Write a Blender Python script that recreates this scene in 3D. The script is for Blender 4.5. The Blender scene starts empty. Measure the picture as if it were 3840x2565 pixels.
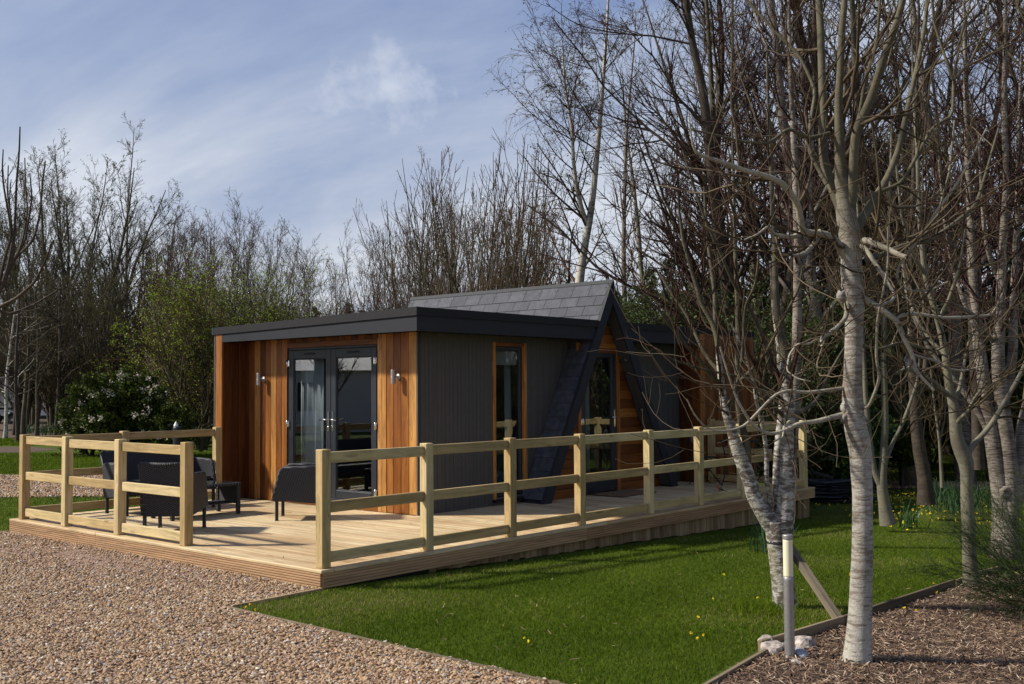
import bpy, math, random
import numpy as np
from mathutils import Vector, Matrix
S = bpy.context.scene
RN = np.random.default_rng(11); random.seed(5)
# ---------------------------------------------------------------- camera (world: X along the deck's long side, Y along its front, deck top z=0)
CF, CC = 3979.94, np.array([-6.0303, -7.4623, 1.5898])
FW = np.array([0.75532222, 0.65384935, 0.04437767]); RT = np.array([0.65471901, -0.75583804, -0.00720191]); UP = np.array([-0.02883337, -0.03449467, 0.99898887])
cam = bpy.data.cameras.new('camera'); co = bpy.data.objects.new('camera', cam); S.collection.objects.link(co)
cam.sensor_width = 36; cam.lens = CF*36/3840; cam.clip_start = .05; cam.clip_end = 3000
m = Matrix.Identity(4)
for i in range(3): m[i][0], m[i][1], m[i][2], m[i][3] = RT[i], UP[i], -FW[i], CC[i]
co.matrix_world = m; S.camera = co
# ---------------------------------------------------------------- light
SUN_H = math.radians(-48); SUN_E = math.radians(41)
ld = Vector((math.cos(SUN_H)*math.cos(SUN_E), math.sin(SUN_H)*math.cos(SUN_E), -math.sin(SUN_E)))
sl = bpy.data.lights.new('sun', 'SUN'); sl.energy = 4.7; sl.angle = math.radians(3.5); sl.color = (1, .93, .82)
so = bpy.data.objects.new('sun', sl); so.rotation_euler = ld.to_track_quat('-Z', 'Y').to_euler(); so.location = (0, 0, 30); S.collection.objects.link(so)
W = bpy.data.worlds.new('World'); S.world = W; W.use_nodes = True; nt = W.node_tree; nt.nodes.clear()
def nd(nt, t, ins=None, **kw):
    n = nt.nodes.new(t)
    for k, v in kw.items(): setattr(n, k, v)
    for k, v in (ins or {}).items():
        s = n.inputs[k]
        if isinstance(v, bpy.types.NodeSocket): nt.links.new(v, s)
        else: s.default_value = v
    return n
def ramp(nt, fac, stops, mode='LINEAR'):
    n = nt.nodes.new('ShaderNodeValToRGB'); nt.links.new(fac, n.inputs[0]); e = n.color_ramp; e.interpolation = mode
    while len(e.elements) < len(stops): e.elements.new(.5)
    for el, (p, c) in zip(e.elements, stops): el.position = p; el.color = (*c, 1) if len(c) == 3 else c
    return n.outputs[0]
def mth(nt, op, a, b=0.5, c=None, clamp=False):
    n = nt.nodes.new('ShaderNodeMath'); n.operation = op; n.use_clamp = clamp
    for i, v in enumerate([a, b] + ([c] if c is not None else [])):
        if isinstance(v, bpy.types.NodeSocket): nt.links.new(v, n.inputs[i])
        else: n.inputs[i].default_value = v
    return n.outputs[0]
def mix(nt, f, a, b, bt='MIX'):
    n = nt.nodes.new('ShaderNodeMix'); n.data_type = 'RGBA'; n.blend_type = bt
    for i, v in ((0, f), (6, a), (7, b)):
        if isinstance(v, bpy.types.NodeSocket): nt.links.new(v, n.inputs[i])
        else: n.inputs[i].default_value = v if i == 0 else ((*v, 1) if len(v) == 3 else v)
    return n.outputs[2]
sky = nd(nt, 'ShaderNodeTexSky', sky_type='NISHITA', sun_disc=False, sun_elevation=SUN_E, sun_rotation=math.radians(-42), air_density=1.2, dust_density=1.5, ozone_density=2)
b1 = nd(nt, 'ShaderNodeBackground', {'Color': sky.outputs[0], 'Strength': .1})
tc = nd(nt, 'ShaderNodeTexCoord'); sx = nd(nt, 'ShaderNodeSeparateXYZ', {0: tc.outputs['Generated']})
zz = mth(nt, 'ADD', mth(nt, 'MAXIMUM', sx.outputs[2], 0.0), .16)
cv = nd(nt, 'ShaderNodeCombineXYZ', {0: mth(nt, 'DIVIDE', sx.outputs[0], zz), 1: mth(nt, 'DIVIDE', sx.outputs[1], zz), 2: 0.0})
mp = nd(nt, 'ShaderNodeMapping', {0: cv.outputs[0], 'Location': (3.1, 1.4, 0), 'Rotation': (0, 0, .72), 'Scale': (.9, .42, 1)})
n1 = nd(nt, 'ShaderNodeTexNoise', {'Vector': mp.outputs[0], 'Scale': 1.1, 'Detail': 7, 'Roughness': .58, 'Distortion': .5})
n3 = nd(nt, 'ShaderNodeTexNoise', {'Vector': mp.outputs[0], 'Scale': 3.6, 'Detail': 6, 'Roughness': .6})
fz = mth(nt, 'MULTIPLY', mth(nt, 'SUBTRACT', .20, sx.outputs[2]), 2.3)
ff = mth(nt, 'ADD', mth(nt, 'MULTIPLY_ADD', n1.outputs[0], 2.3, -.43), mth(nt, 'ADD', fz, mth(nt, 'MULTIPLY_ADD', n3.outputs[0], .5, -.25)), clamp=True)
ccol = ramp(nt, ff, [(0, (.20, .275, .50)), (.35, (.33, .40, .59)), (.7, (.52, .57, .70)), (1, (.72, .75, .83))])
# one small bright cumulus, low contrast
cdir = FW + RT*((1455-1920)/CF) + UP*((1282-330)/CF); cdir /= np.linalg.norm(cdir)
dv = nd(nt, 'ShaderNodeVectorMath', {0: tc.outputs['Generated'], 1: tuple(cdir)}, operation='SUBTRACT')
mp2 = nd(nt, 'ShaderNodeMapping', {0: dv.outputs[0], 'Scale': (1, 1, 1.5)})
n2 = nd(nt, 'ShaderNodeTexNoise', {'Vector': tc.outputs['Generated'], 'Scale': 26, 'Detail': 6, 'Roughness': .6})
dl = nd(nt, 'ShaderNodeVectorMath', {0: mp2.outputs[0]}, operation='LENGTH')
cf = mth(nt, 'ADD', mth(nt, 'MULTIPLY', dl.outputs['Value'], -22.0), mth(nt, 'MULTIPLY_ADD', n2.outputs[0], 3.0, -.35), clamp=True)
ccol = mix(nt, mth(nt, 'MULTIPLY', cf, .6), ccol, (.80, .83, .90))
b2 = nd(nt, 'ShaderNodeBackground', {'Color': ccol, 'Strength': .74})
ms = nd(nt, 'ShaderNodeMixShader', {0: .86, 1: b1.outputs[0], 2: b2.outputs[0]})
nd(nt, 'ShaderNodeOutputWorld', {0: ms.outputs[0]})
S.view_settings.view_transform = 'Standard'; S.view_settings.look = 'None'; S.view_settings.exposure = 0.45; S.view_settings.gamma = 1
S.cycles.max_bounces = 6; S.cycles.transparent_max_bounces = 8; S.cycles.diffuse_bounces = 3; S.cycles.use_denoising = True

# ---------------------------------------------------------------- helpers
def at(px, py, D): return CC + D*(FW + RT*((px-1920)/CF) + UP*((1282.5-py)/CF))
def gz(x, y):
    x = np.asarray(x, float); y = np.asarray(y, float)
    s = np.clip((6-y)/4, 0, 1); s = s*s*(3-2*s)
    return -.168 - .031*np.clip(x, 0, 11)*s
def gp(px, D):
    p = CC + D*(FW + RT*((px-1920)/CF)); return np.array([p[0], p[1], float(gz(p[0], p[1]))])
def tag(o, label=None, cat=None, group=None, kind=None):
    if label: o['label'] = label
    if cat: o['category'] = cat
    if group: o['group'] = group
    if kind: o['kind'] = kind
    return o
def thing(name, label, cat, loc=(0, 0, 0), rz=0, group=None):
    o = bpy.data.objects.new(name, None); S.collection.objects.link(o); o.location = tuple(loc); o.rotation_euler = (0, 0, rz)
    o.empty_display_size = .2
    return tag(o, label, cat, group)
def link(name, me, parent=None):
    o = bpy.data.objects.new(name, me); S.collection.objects.link(o); o.parent = parent; return o
def arrmesh(name, v, f, mat, smooth=False, attrs=None, mi=None):
    """v (n,3), f (m,k) with one k"""
    v = np.ascontiguousarray(v, np.float32); f = np.ascontiguousarray(f, np.int32); k = f.shape[1]
    me = bpy.data.meshes.new(name); me.vertices.add(len(v)); me.vertices.foreach_set('co', v.ravel())
    me.loops.add(f.size); me.loops.foreach_set('vertex_index', f.ravel()); me.polygons.add(len(f))
    me.polygons.foreach_set('loop_start', np.arange(len(f), dtype=np.int32)*k); me.polygons.foreach_set('loop_total', np.full(len(f), k, np.int32))
    me.update(calc_edges=True)
    for mm in (mat if isinstance(mat, list) else [mat]): me.materials.append(mm)
    if mi is not None: me.polygons.foreach_set('material_index', np.asarray(mi, np.int32))
    me.polygons.foreach_set('use_smooth', np.full(len(f), smooth))
    for n, a in (attrs or {}).items():
        a = np.ascontiguousarray(a, np.float32)
        if a.ndim == 1: me.attributes.new(n, 'FLOAT', 'POINT').data.foreach_set('value', a)
        else: me.attributes.new(n, 'FLOAT_VECTOR', 'POINT').data.foreach_set('vector', a.ravel())
    me.validate(); return me
# chamfered box topology
_c = [(x, y, z) for x in (-1, 1) for y in (-1, 1) for z in (-1, 1)]
def _topo():
    vs = {}; F = []
    for i, c in enumerate(_c):
        for a in range(3): vs[(c, a)] = len(vs)
    for a in range(3):
        for s in (-1, 1):
            cs = [c for c in _c if c[a] == s]; b, d = [q for q in range(3) if q != a]
            cs.sort(key=lambda c: math.atan2(c[d], c[b])); F.append([vs[(c, a)] for c in cs])
    for e in range(3):
        a, b = [q for q in range(3) if q != e]
        for sa in (-1, 1):
            for sb in (-1, 1):
                c0 = [0]*3; c0[a] = sa; c0[b] = sb; c1 = list(c0); c0[e] = -1; c1[e] = 1; c0 = tuple(c0); c1 = tuple(c1)
                F.append([vs[(c0, a)], vs[(c1, a)], vs[(c1, b)], vs[(c0, b)]])
    for c in _c: F.append([vs[(c, 0)], vs[(c, 1)], vs[(c, 2)]])
    # orient outward
    P = np.zeros((24, 3))
    for (c, a), i in vs.items():
        P[i] = [c[q] if q == a else c[q]*.8 for q in range(3)]
    for i, f in enumerate(F):
        n = np.cross(P[f[1]]-P[f[0]], P[f[2]]-P[f[0]])
        if n @ P[f].mean(0) < 0: F[i] = f[::-1]
    return [k for k, _ in sorted(vs.items(), key=lambda t: t[1])], F
_CV, _CF = _topo()
def rings(prof):
    """support rings next to the ends of long straight segments, so smooth shading stays crisp"""
    out = [prof[0]]
    for (r0, z0), (r1, z1) in zip(prof[:-1], prof[1:]):
        L = math.hypot(r1-r0, z1-z0)
        if L > .02:
            for t in (.04, .96): out.append((r0+(r1-r0)*t, z0+(z1-z0)*t))
        out.append((r1, z1))
    return out
class MB:
    def __init__(s): s.v = []; s.f = []; s.gc = []; s.r = []; s.n = 0; s.m = []; s.sm = []
    def add(s, v, f, gc=None, rnd=None, mi=0, smooth=False):
        v = np.asarray(v, float); s.v.append(v); s.gc.append(v if gc is None else gc); s.r.append(np.full(len(v), random.random() if rnd is None else rnd))
        s.f += [[i+s.n for i in q] for q in f]; s.m += [mi]*len(f); s.sm += [smooth]*len(f); s.n += len(v); return s
    def box(s, a, b, R=None, c=None, ch=.003, rnd=None, mi=0, grain=None):
        """box from corner a to b; R,c rotate it about the point c"""
        a = np.minimum(a, b).astype(float) if True else a; b0 = np.maximum(np.asarray(a), np.asarray(b, float)); a = np.asarray(a, float); h = (b0-a)/2; ce = (b0+a)/2
        q = min(ch, h.min()*.45)
        P = np.array([[ (cc[i]*h[i] if i == ax else cc[i]*(h[i]-q)) for i in range(3)] for cc, ax in _CV])
        o = np.argsort(-h) if grain is None else np.array([grain]+[i for i in np.argsort(-h) if i != grain])
        g = P[:, o] + np.array([random.uniform(0, 50), random.uniform(0, 50), random.uniform(0, 5)])
        V = P+ce
        if R is not None: V = (V-np.asarray(c)) @ np.asarray(R).T + np.asarray(c)
        return s.add(V, _CF, g, rnd, mi)
    def beam(s, p0, p1, w, h, up=(0, 0, 1), ch=.003, rnd=None, mi=0):
        p0 = np.asarray(p0, float); p1 = np.asarray(p1, float); d = p1-p0; L = np.linalg.norm(d); d /= L
        y = np.cross(up, d); y /= np.linalg.norm(y); z = np.cross(d, y); R = np.column_stack([d, y, z]); k = s.n
        s.box((-L/2, -w/2, -h/2), (L/2, w/2, h/2), ch=ch, rnd=rnd, mi=mi, grain=0)
        s.v[-1] = s.v[-1] @ R.T + (p0+p1)/2; return s
    def tube(s, pts, r, k=10, mi=0, cap=True, rnd=None, smooth=True):
        pts = np.asarray(pts, float); n = len(pts); r = np.broadcast_to(np.asarray(r, float), (n,))
        v, f = tubes(pts[None], r[None], k); f = [list(q) for q in f]
        if cap: f += [list(range(k))[::-1], list(range((n-1)*k, n*k))]
        g = np.column_stack([np.repeat(np.arange(n)*.1, k), v[:, 0]*1.0, v[:, 2]])
        return s.add(v, f, g, rnd, mi, smooth)
    def lathe(s, prof, c=(0, 0, 0), k=20, mi=0):
        prof = rings(prof); v = []; n = len(prof)
        for r, z in prof:
            for i in range(k): t = 2*math.pi*i/k; v.append((c[0]+r*math.cos(t), c[1]+r*math.sin(t), c[2]+z))
        f = [[j*k+i, j*k+(i+1) % k, (j+1)*k+(i+1) % k, (j+1)*k+i] for j in range(n-1) for i in range(k)]
        f += [list(range(k))[::-1], list(range((n-1)*k, n*k))]
        return s.add(v, f, mi=mi, smooth=True)
    def quad(s, *p, mi=0, gc=None): return s.add(p, [list(range(len(p)))], gc, mi=mi)
    def prism(s, poly, a, b, axis, mi=0, gc=None, rnd=None):
        """polygon given in the two other axes, extruded along axis from a to b"""
        n = len(poly); o = [i for i in range(3) if i != axis]; v = np.zeros((2*n, 3))
        for i, (p, q) in enumerate(poly):
            for j, t in ((0, a), (1, b)): v[i+j*n, o[0]] = p; v[i+j*n, o[1]] = q; v[i+j*n, axis] = t
        f = [list(range(n)), list(range(n, 2*n))[::-1]] + [[i, i+n, (i+1) % n+n, (i+1) % n] for i in range(n)]
        ctr = v.mean(0); g = []
        for q in f:
            nn = np.cross(v[q[1]]-v[q[0]], v[q[2]]-v[q[1]]); g.append(q if nn @ (v[q].mean(0)-ctr) > 0 else q[::-1])
        return s.add(v, g, gc, rnd, mi)
    def mesh(s, name, mat):
        me = bpy.data.meshes.new(name); V = np.vstack(s.v); me.from_pydata(V.tolist(), [], s.f)
        for mm in (mat if isinstance(mat, list) else [mat]): me.materials.append(mm)
        me.attributes.new('gc', 'FLOAT_VECTOR', 'POINT').data.foreach_set('vector', np.vstack(s.gc).astype(np.float32).ravel())
        me.attributes.new('rnd', 'FLOAT', 'POINT').data.foreach_set('value', np.concatenate(s.r).astype(np.float32))
        me.polygons.foreach_set('material_index', s.m); me.polygons.foreach_set('use_smooth', s.sm); me.update(); return me
    def build(s, name, mat, parent=None): return link(name, s.mesh(name, mat), parent)
def tubes(P, R, k):
    """batch of tubes: P (N,n,3), R (N,n) -> verts, quads"""
    N, n, _ = P.shape; T = np.gradient(P, axis=1); T /= np.linalg.norm(T, axis=2, keepdims=True)+1e-9
    mean = P[:, -1]-P[:, 0]; ref = np.where(np.abs(mean[:, 2:3]) > .8*np.linalg.norm(mean, axis=1, keepdims=True), np.array([[1., .1, 0]]), np.array([[.05, .02, 1.]]))
    ref = np.repeat(ref[:, None], n, 1); A = np.cross(T, ref); A /= np.linalg.norm(A, axis=2, keepdims=True)+1e-9; B = np.cross(T, A)
    t = np.arange(k)*2*math.pi/k; V = P[:, :, None]+R[:, :, None, None]*(A[:, :, None]*np.cos(t)[None, None, :, None]+B[:, :, None]*np.sin(t)[None, None, :, None])
    b = (np.arange(N)*n*k)[:, None, None]+(np.arange(n-1)*k)[None, :, None]; i = np.arange(k)[None, None]; j = (i+1) % k
    F = np.stack([b+i, b+j, b+j+k, b+i+k], -1).reshape(-1, 4); return V.reshape(-1, 3), F
def tmesh(name, groups, mat, smooth=True, extra=None):
    vs = []; fs = []; rs = []; n = 0
    for P, R, k in groups:
        if not len(P): continue
        v, f = tubes(P, R, k); vs.append(v); fs.append(f+n); n += len(v); rs.append(np.repeat(RN.random(len(P)), P.shape[1]*k))
    if extra is not None: vs.append(extra[0]); fs.append(extra[1]+n); rs.append(extra[2])
    mi = None
    if extra is not None: mi = np.concatenate([np.zeros(sum(len(f) for f in fs[:-1])), np.ones(len(fs[-1]))])
    return arrmesh(name, np.vstack(vs), np.vstack(fs), mat, smooth, {'rnd': np.concatenate(rs)}, mi)
def nrm(a): return a/(np.linalg.norm(a, axis=-1, keepdims=True)+1e-9)
def spawn(P, R, cnt, L, ang, n=5, t=(.2, .98), wob=.12, trop=.0, rr=.6, rmin=.002, tip=.3, taper=.5, rng=None, labs=None, bend=0):
    """children of the branches P,R"""
    rng = rng or RN; N, m, _ = P.shape; idx = np.repeat(np.arange(N), cnt); K = len(idx); tt = rng.uniform(t[0], t[1], K)
    s = tt*(m-1); i0 = np.minimum(s.astype(int), m-2); fr = (s-i0)[:, None]
    pos = P[idx, i0]*(1-fr)+P[idx, i0+1]*fr; tan = nrm(P[idx, i0+1]-P[idx, i0]); rad = R[idx, i0]*(1-fr[:, 0])+R[idx, i0+1]*fr[:, 0]
    Lp = np.linalg.norm(np.diff(P, axis=1), axis=2).sum(1)[idx]
    perp = nrm(np.cross(tan, rng.normal(size=(K, 3)))); a = rng.uniform(math.radians(ang[0]), math.radians(ang[1]), K)[:, None]
    d = np.cos(a)*tan+np.sin(a)*perp
    ln = (rng.uniform(labs[0], labs[1], K) if labs else Lp*rng.uniform(L[0], L[1], K))*(1-taper*tt)
    pts = [pos]; p = pos; bd = rng.normal(size=(K, 3))*bend
    for q in range(n-1):
        d = nrm(d+rng.normal(size=(K, 3))*wob+bd+np.array([0, 0, trop])); p = p+d*(ln/(n-1))[:, None]; pts.append(p)
    Q = np.stack(pts, 1); r0 = np.maximum(rad*rr, rmin); RR = r0[:, None]*np.linspace(1, tip, n)[None]; RR = np.maximum(RR, rmin*.7)
    return Q, RR
def trunk(h, r, n=14, lean=(0, 0), wob=.03, tip=.15, base=1.25, rng=None, p0=(0, 0, 0)):
    rng = rng or RN; d = np.array([lean[0], lean[1], 1.]); p = np.array(p0, float); pts = [p]
    for i in range(n-1): d = nrm(d+rng.normal(size=3)*wob+np.array([-d[0]*.05, -d[1]*.05, 0])); p = p+d*h/(n-1); pts.append(p)
    R = r*np.linspace(1, tip, n); R[0] *= base; return np.array(pts)[None], R[None]
def poly(pts, n=26):
    """smooth a traced limb: rows are (x,y,z,r)"""
    A = np.array(pts, float); A[1:-1] = A[1:-1]; d = np.r_[0, np.cumsum(np.linalg.norm(np.diff(A[:, :3], axis=0), axis=1))]; t = np.linspace(0, d[-1], n*2)
    T = np.column_stack([np.interp(t, d, A[:, i]) for i in range(4)])
    w = np.array([1, 3, 4, 3, 1.])/12
    for _ in range(2):
        Q = np.vstack([T[:1]]*2+[T]+[T[-1:]]*2); B = sum(w[i]*Q[i:i+len(T)] for i in range(5)); B[0] = T[0]; B[-1] = T[-1]; T = B
    T = T[::2] if n*2 % 2 == 1 else T[np.round(np.linspace(0, len(T)-1, n)).astype(int)]
    return T[:, :3], T[:, 3]
def leaves(P, cnt, size, rng=None, spread=.04, t0=.2, asp=.6):
    """small leaf quads around the twigs P"""
    rng = rng or RN; N, m, _ = P.shape; K = N*cnt; idx = np.repeat(np.arange(N), cnt); s = rng.uniform(t0, 1, K)*(m-1); i0 = np.minimum(s.astype(int), m-2); fr = (s-i0)[:, None]
    c = P[idx, i0]*(1-fr)+P[idx, i0+1]*fr+rng.normal(size=(K, 3))*spread
    a = nrm(rng.normal(size=(K, 3))); b = nrm(np.cross(a, rng.normal(size=(K, 3)))); z = rng.uniform(size[0], size[1], K)[:, None]
    a = a*z; b = b*z*asp; V = np.stack([c-a, c+b, c+a, c-b], 1).reshape(-1, 3); F = np.arange(K*4).reshape(-1, 4)
    return V, F, np.repeat(rng.random(K), 4)

# ---------------------------------------------------------------- materials
def mat(name):
    M = bpy.data.materials.new(name); M.use_nodes = True; nt = M.node_tree; b = nt.nodes['Principled BSDF']; return M, nt, b
def put(nt, b, k, v): (nt.links.new(v, b.inputs[k]) if isinstance(v, bpy.types.NodeSocket) else setattr(b.inputs[k], 'default_value', v))
def bump(nt, b, h, st=.3, d=.01):
    n = nd(nt, 'ShaderNodeBump', {'Height': h, 'Strength': st, 'Distance': d}); nt.links.new(n.outputs[0], b.inputs['Normal'])
def attr(nt, n): return nd(nt, 'ShaderNodeAttribute', attribute_name=n)
def wood(name, stops, knots=.5, rough=.75, groove=0, gdist=.02, gs=.35, contrast=.5, warp=1.0, patch=None):
    """stops: ramp of colours picked by board; grain runs along gc.x"""
    M, nt, b = mat(name); gc = attr(nt, 'gc').outputs['Vector']; rd = attr(nt, 'rnd').outputs['Fac']
    g = nd(nt, 'ShaderNodeMapping', {0: gc, 'Scale': (1.1, 26, 26)}); w = nd(nt, 'ShaderNodeMapping', {0: gc, 'Scale': (1.6, 7, 7)})
    kv = nd(nt, 'ShaderNodeMapping', {0: gc, 'Scale': (2.1, 9, 3)})
    kn = nd(nt, 'ShaderNodeTexVoronoi', {'Vector': kv.outputs[0], 'Scale': 1.0, 'Randomness': 1.0})
    kd = mth(nt, 'SUBTRACT', 1.0, mth(nt, 'MULTIPLY', kn.outputs['Distance'], 4.2), clamp=True)
    wn = nd(nt, 'ShaderNodeTexNoise', {'Vector': w.outputs[0], 'Scale': 1, 'Detail': 2})
    gv = nd(nt, 'ShaderNodeVectorMath', {0: g.outputs[0], 1: nd(nt, 'ShaderNodeCombineXYZ', {0: 0.0, 1: mth(nt, 'MULTIPLY', mth(nt, 'ADD', wn.outputs[0], kd), 4.0*warp), 2: 0.0}).outputs[0]}, operation='ADD')
    fine = nd(nt, 'ShaderNodeTexNoise', {'Vector': gv.outputs[0], 'Scale': 1.0, 'Detail': 4, 'Roughness': .6})
    gr = ramp(nt, fine.outputs[0], [(.3, (1-contrast,)*3), (.55, (1, 1, 1)), (.75, (1+contrast*.4,)*3)])
    base = ramp(nt, mth(nt, 'ADD', rd, mth(nt, 'MULTIPLY_ADD', wn.outputs[0], .3, -.15)), stops)
    c = mix(nt, 1.0, base, gr, 'MULTIPLY')
    if knots: c = mix(nt, mth(nt, 'MULTIPLY', mth(nt, 'POWER', kd, 2.0), knots), c, (.16, .07, .025))
    if patch:
        tc = nd(nt, 'ShaderNodeTexCoord'); pn = nd(nt, 'ShaderNodeTexNoise', {'Vector': tc.outputs['Object'], 'Scale': patch[0], 'Detail': 4, 'Roughness': .6})
        c = mix(nt, 1.0, c, ramp(nt, pn.outputs[0], [(.3, patch[1]), (.62, (1, 1, 1))]), 'MULTIPLY')
    put(nt, b, 'Base Color', c); put(nt, b, 'Roughness', rough); b.inputs['Specular IOR Level'].default_value = .3
    if groove:
        gy = nd(nt, 'ShaderNodeSeparateXYZ', {0: gc}).outputs[1]
        wv = mth(nt, 'ABSOLUTE', mth(nt, 'SINE', mth(nt, 'MULTIPLY', gy, math.pi/gdist)))
        wv = mth(nt, 'MINIMUM', mth(nt, 'MULTIPLY', wv, 2.2), 1.0); c2 = mix(nt, mth(nt, 'MULTIPLY_ADD', wv, -gs, gs), c, (.05, .03, .015)); put(nt, b, 'Base Color', c2)
        bump(nt, b, mth(nt, 'ADD', wv, mth(nt, 'MULTIPLY', fine.outputs[0], .15)), .5, .003)
    else: bump(nt, b, fine.outputs[0], .25, .002)
    return M
m_fence = wood('treated_pine', [(0, (.42, .29, .13)), (.5, (.54, .40, .195)), (1, (.62, .49, .26))], .95, .7, contrast=.38, patch=(3.5, (.80, .82, .72)))
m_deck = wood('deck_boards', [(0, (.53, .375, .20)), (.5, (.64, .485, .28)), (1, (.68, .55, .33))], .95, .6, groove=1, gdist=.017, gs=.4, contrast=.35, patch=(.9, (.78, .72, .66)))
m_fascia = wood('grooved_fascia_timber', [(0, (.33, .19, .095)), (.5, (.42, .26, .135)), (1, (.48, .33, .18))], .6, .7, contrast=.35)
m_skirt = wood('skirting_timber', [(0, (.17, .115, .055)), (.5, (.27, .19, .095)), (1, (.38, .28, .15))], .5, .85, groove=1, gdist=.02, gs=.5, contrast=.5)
m_edge = wood('edging_timber', [(0, (.11, .085, .05)), (.5, (.17, .13, .08)), (1, (.24, .18, .11))], .5, .85, contrast=.5)
m_edge2 = wood('new_edging_timber', [(0, (.3, .2, .1)), (1, (.4, .28, .15))], .5, .8, contrast=.4)
m_old = wood('weathered_rail', [(0, (.09, .075, .05)), (1, (.16, .13, .09))], .4, .9, contrast=.5)
m_cedar = wood('cedar_boards', [(0, (.058, .015, .004)), (.2, (.105, .031, .007)), (.45, (.23, .076, .014)), (.7, (.37, .145, .03)), (1, (.52, .27, .08))], .4, .42, contrast=.5, warp=1.6)
def plain(name, col, rough=.5, metal=0, var=.0, scale=8, bmp=0, spec=.5, coat=0):
    M, nt, b = mat(name); tc = nd(nt, 'ShaderNodeTexCoord'); n = nd(nt, 'ShaderNodeTexNoise', {'Vector': tc.outputs['Object'], 'Scale': scale, 'Detail': 5, 'Roughness': .6})
    lo = tuple(c*(1-var) for c in col); hi = tuple(min(1, c*(1+var)) for c in col)
    put(nt, b, 'Base Color', ramp(nt, n.outputs[0], [(.3, lo), (.7, hi)])); put(nt, b, 'Metallic', metal); b.inputs['Specular IOR Level'].default_value = spec
    put(nt, b, 'Roughness', mth(nt, 'MULTIPLY_ADD', n.outputs[0], .2, rough-.1)); b.inputs['Coat Weight'].default_value = coat
    if bmp: bump(nt, b, n.outputs[0], bmp, .004)
    return M
m_anth = plain('anthracite_fascia', (.020, .023, .029), .65, var=.12, scale=40, bmp=.15, spec=.25)
m_cap = plain('black_roof_trim', (.010, .010, .012), .6, var=.2, scale=20, spec=.3)
m_frame = plain('anthracite_frame', (.014, .018, .026), .45, var=.08, scale=5)
m_grey = plain('painted_grey_boards', (.054, .053, .051), .6, var=.14, scale=14, bmp=.3)
m_dark = plain('dark_void', (.012, .011, .01), .9)
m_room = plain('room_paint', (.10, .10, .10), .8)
m_steel = plain('brushed_steel', (.34, .32, .31), .5, .75, .1, 60)
m_chrome = plain('chrome_hinge', (.75, .75, .76), .15, 1)
m_black = plain('black_metal', (.012, .012, .013), .45, .0, .1, 20)
m_white = plain('white_paint', (.78, .78, .78), .4, 0, .05, 3)
m_curt = plain('curtain_fabric', (.60, .62, .66), .9, 0, .06, 6)
m_teal = plain('teal_fabric', (.02, .09, .10), .9)
m_strap = plain('black_strap', (.008, .008, .008), .7)
m_rubber = plain('dark_rubber', (.012, .012, .012), .8)
m_diff = plain('cream_diffuser', (.74, .68, .48), .35, 0, .03, 3)
m_rock = plain('pale_rock', (.33, .285, .25), .9, 0, .75, 22, 1.0)
m_rockg = plain('grey_rock', (.27, .28, .32), .85, 0, .4, 14, .8)
m_tile = plain('mosaic', (.35, .36, .38), .5, 0, .7, 60)
m_blind = plain('roller_blind', (.42, .44, .46), .8)
M, nt, b = mat('slate'); rd = attr(nt, 'rnd').outputs['Fac']; tc = nd(nt, 'ShaderNodeTexCoord')
n = nd(nt, 'ShaderNodeTexNoise', {'Vector': tc.outputs['Object'], 'Scale': 9, 'Detail': 7, 'Roughness': .65})
put(nt, b, 'Base Color', mix(nt, 1.0, ramp(nt, n.outputs[0], [(.35, (.040, .043, .054)), (.7, (.088, .092, .108))]), ramp(nt, rd, [(0, (.82,)*3), (1, (1.15,)*3)]), 'MULTIPLY'))
put(nt, b, 'Roughness', mth(nt, 'MULTIPLY_ADD', n.outputs[0], .25, .5)); b.inputs['Specular IOR Level'].default_value = .14; bump(nt, b, n.outputs[0], .6, .006); m_slate = M
# glass: see-through with a Fresnel mirror on top
M, nt, b = mat('window_glass'); nt.nodes.remove(b); o = nt.nodes['Material Output']; lw = nd(nt, 'ShaderNodeLayerWeight', {'Blend': .5})
gl = nd(nt, 'ShaderNodeBsdfGlossy', {'Color': (1, 1, 1, 1), 'Roughness': .0}); tr = nd(nt, 'ShaderNodeBsdfTransparent', {'Color': (.72, .76, .76, 1)})
mx = nd(nt, 'ShaderNodeMixShader', {0: mth(nt, 'MULTIPLY_ADD', mth(nt, 'POWER', lw.outputs['Facing'], 3.0), .75, .06, clamp=True), 1: tr.outputs[0], 2: gl.outputs[0]}); nt.links.new(mx.outputs[0], o.inputs[0]); m_glass = M
# rattan weave
M, nt, b = mat('rattan_weave'); gc = attr(nt, 'gc').outputs['Vector']; s3 = nd(nt, 'ShaderNodeSeparateXYZ', {0: gc})
def sn(v, p): return mth(nt, 'SINE', mth(nt, 'MULTIPLY', v, math.pi/p))
a1 = sn(s3.outputs[0], .022); a2 = sn(s3.outputs[1], .011); wv = mth(nt, 'MULTIPLY', a1, a2); hh = mth(nt, 'MULTIPLY_ADD', wv, .5, .5)
put(nt, b, 'Base Color', ramp(nt, hh, [(.15, (.006, .006, .007)), (.6, (.030, .031, .036)), (1, (.085, .09, .10))])); put(nt, b, 'Roughness', .6); b.inputs['Specular IOR Level'].default_value = .35; bump(nt, b, hh, .9, .006); m_rattan = M
def foliage(name, stops, rough=.6, trans=.25, spec=.3):
    M, nt, b = mat(name); rd = attr(nt, 'rnd').outputs['Fac']; c = ramp(nt, rd, stops); put(nt, b, 'Base Color', c); put(nt, b, 'Roughness', rough); b.inputs['Specular IOR Level'].default_value = spec
    if trans:
        t = nd(nt, 'ShaderNodeBsdfTranslucent', {'Color': c}); mx = nd(nt, 'ShaderNodeMixShader', {0: trans, 1: b.outputs[0], 2: t.outputs[0]}); nt.links.new(mx.outputs[0], nt.nodes['Material Output'].inputs[0])
    return M
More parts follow.
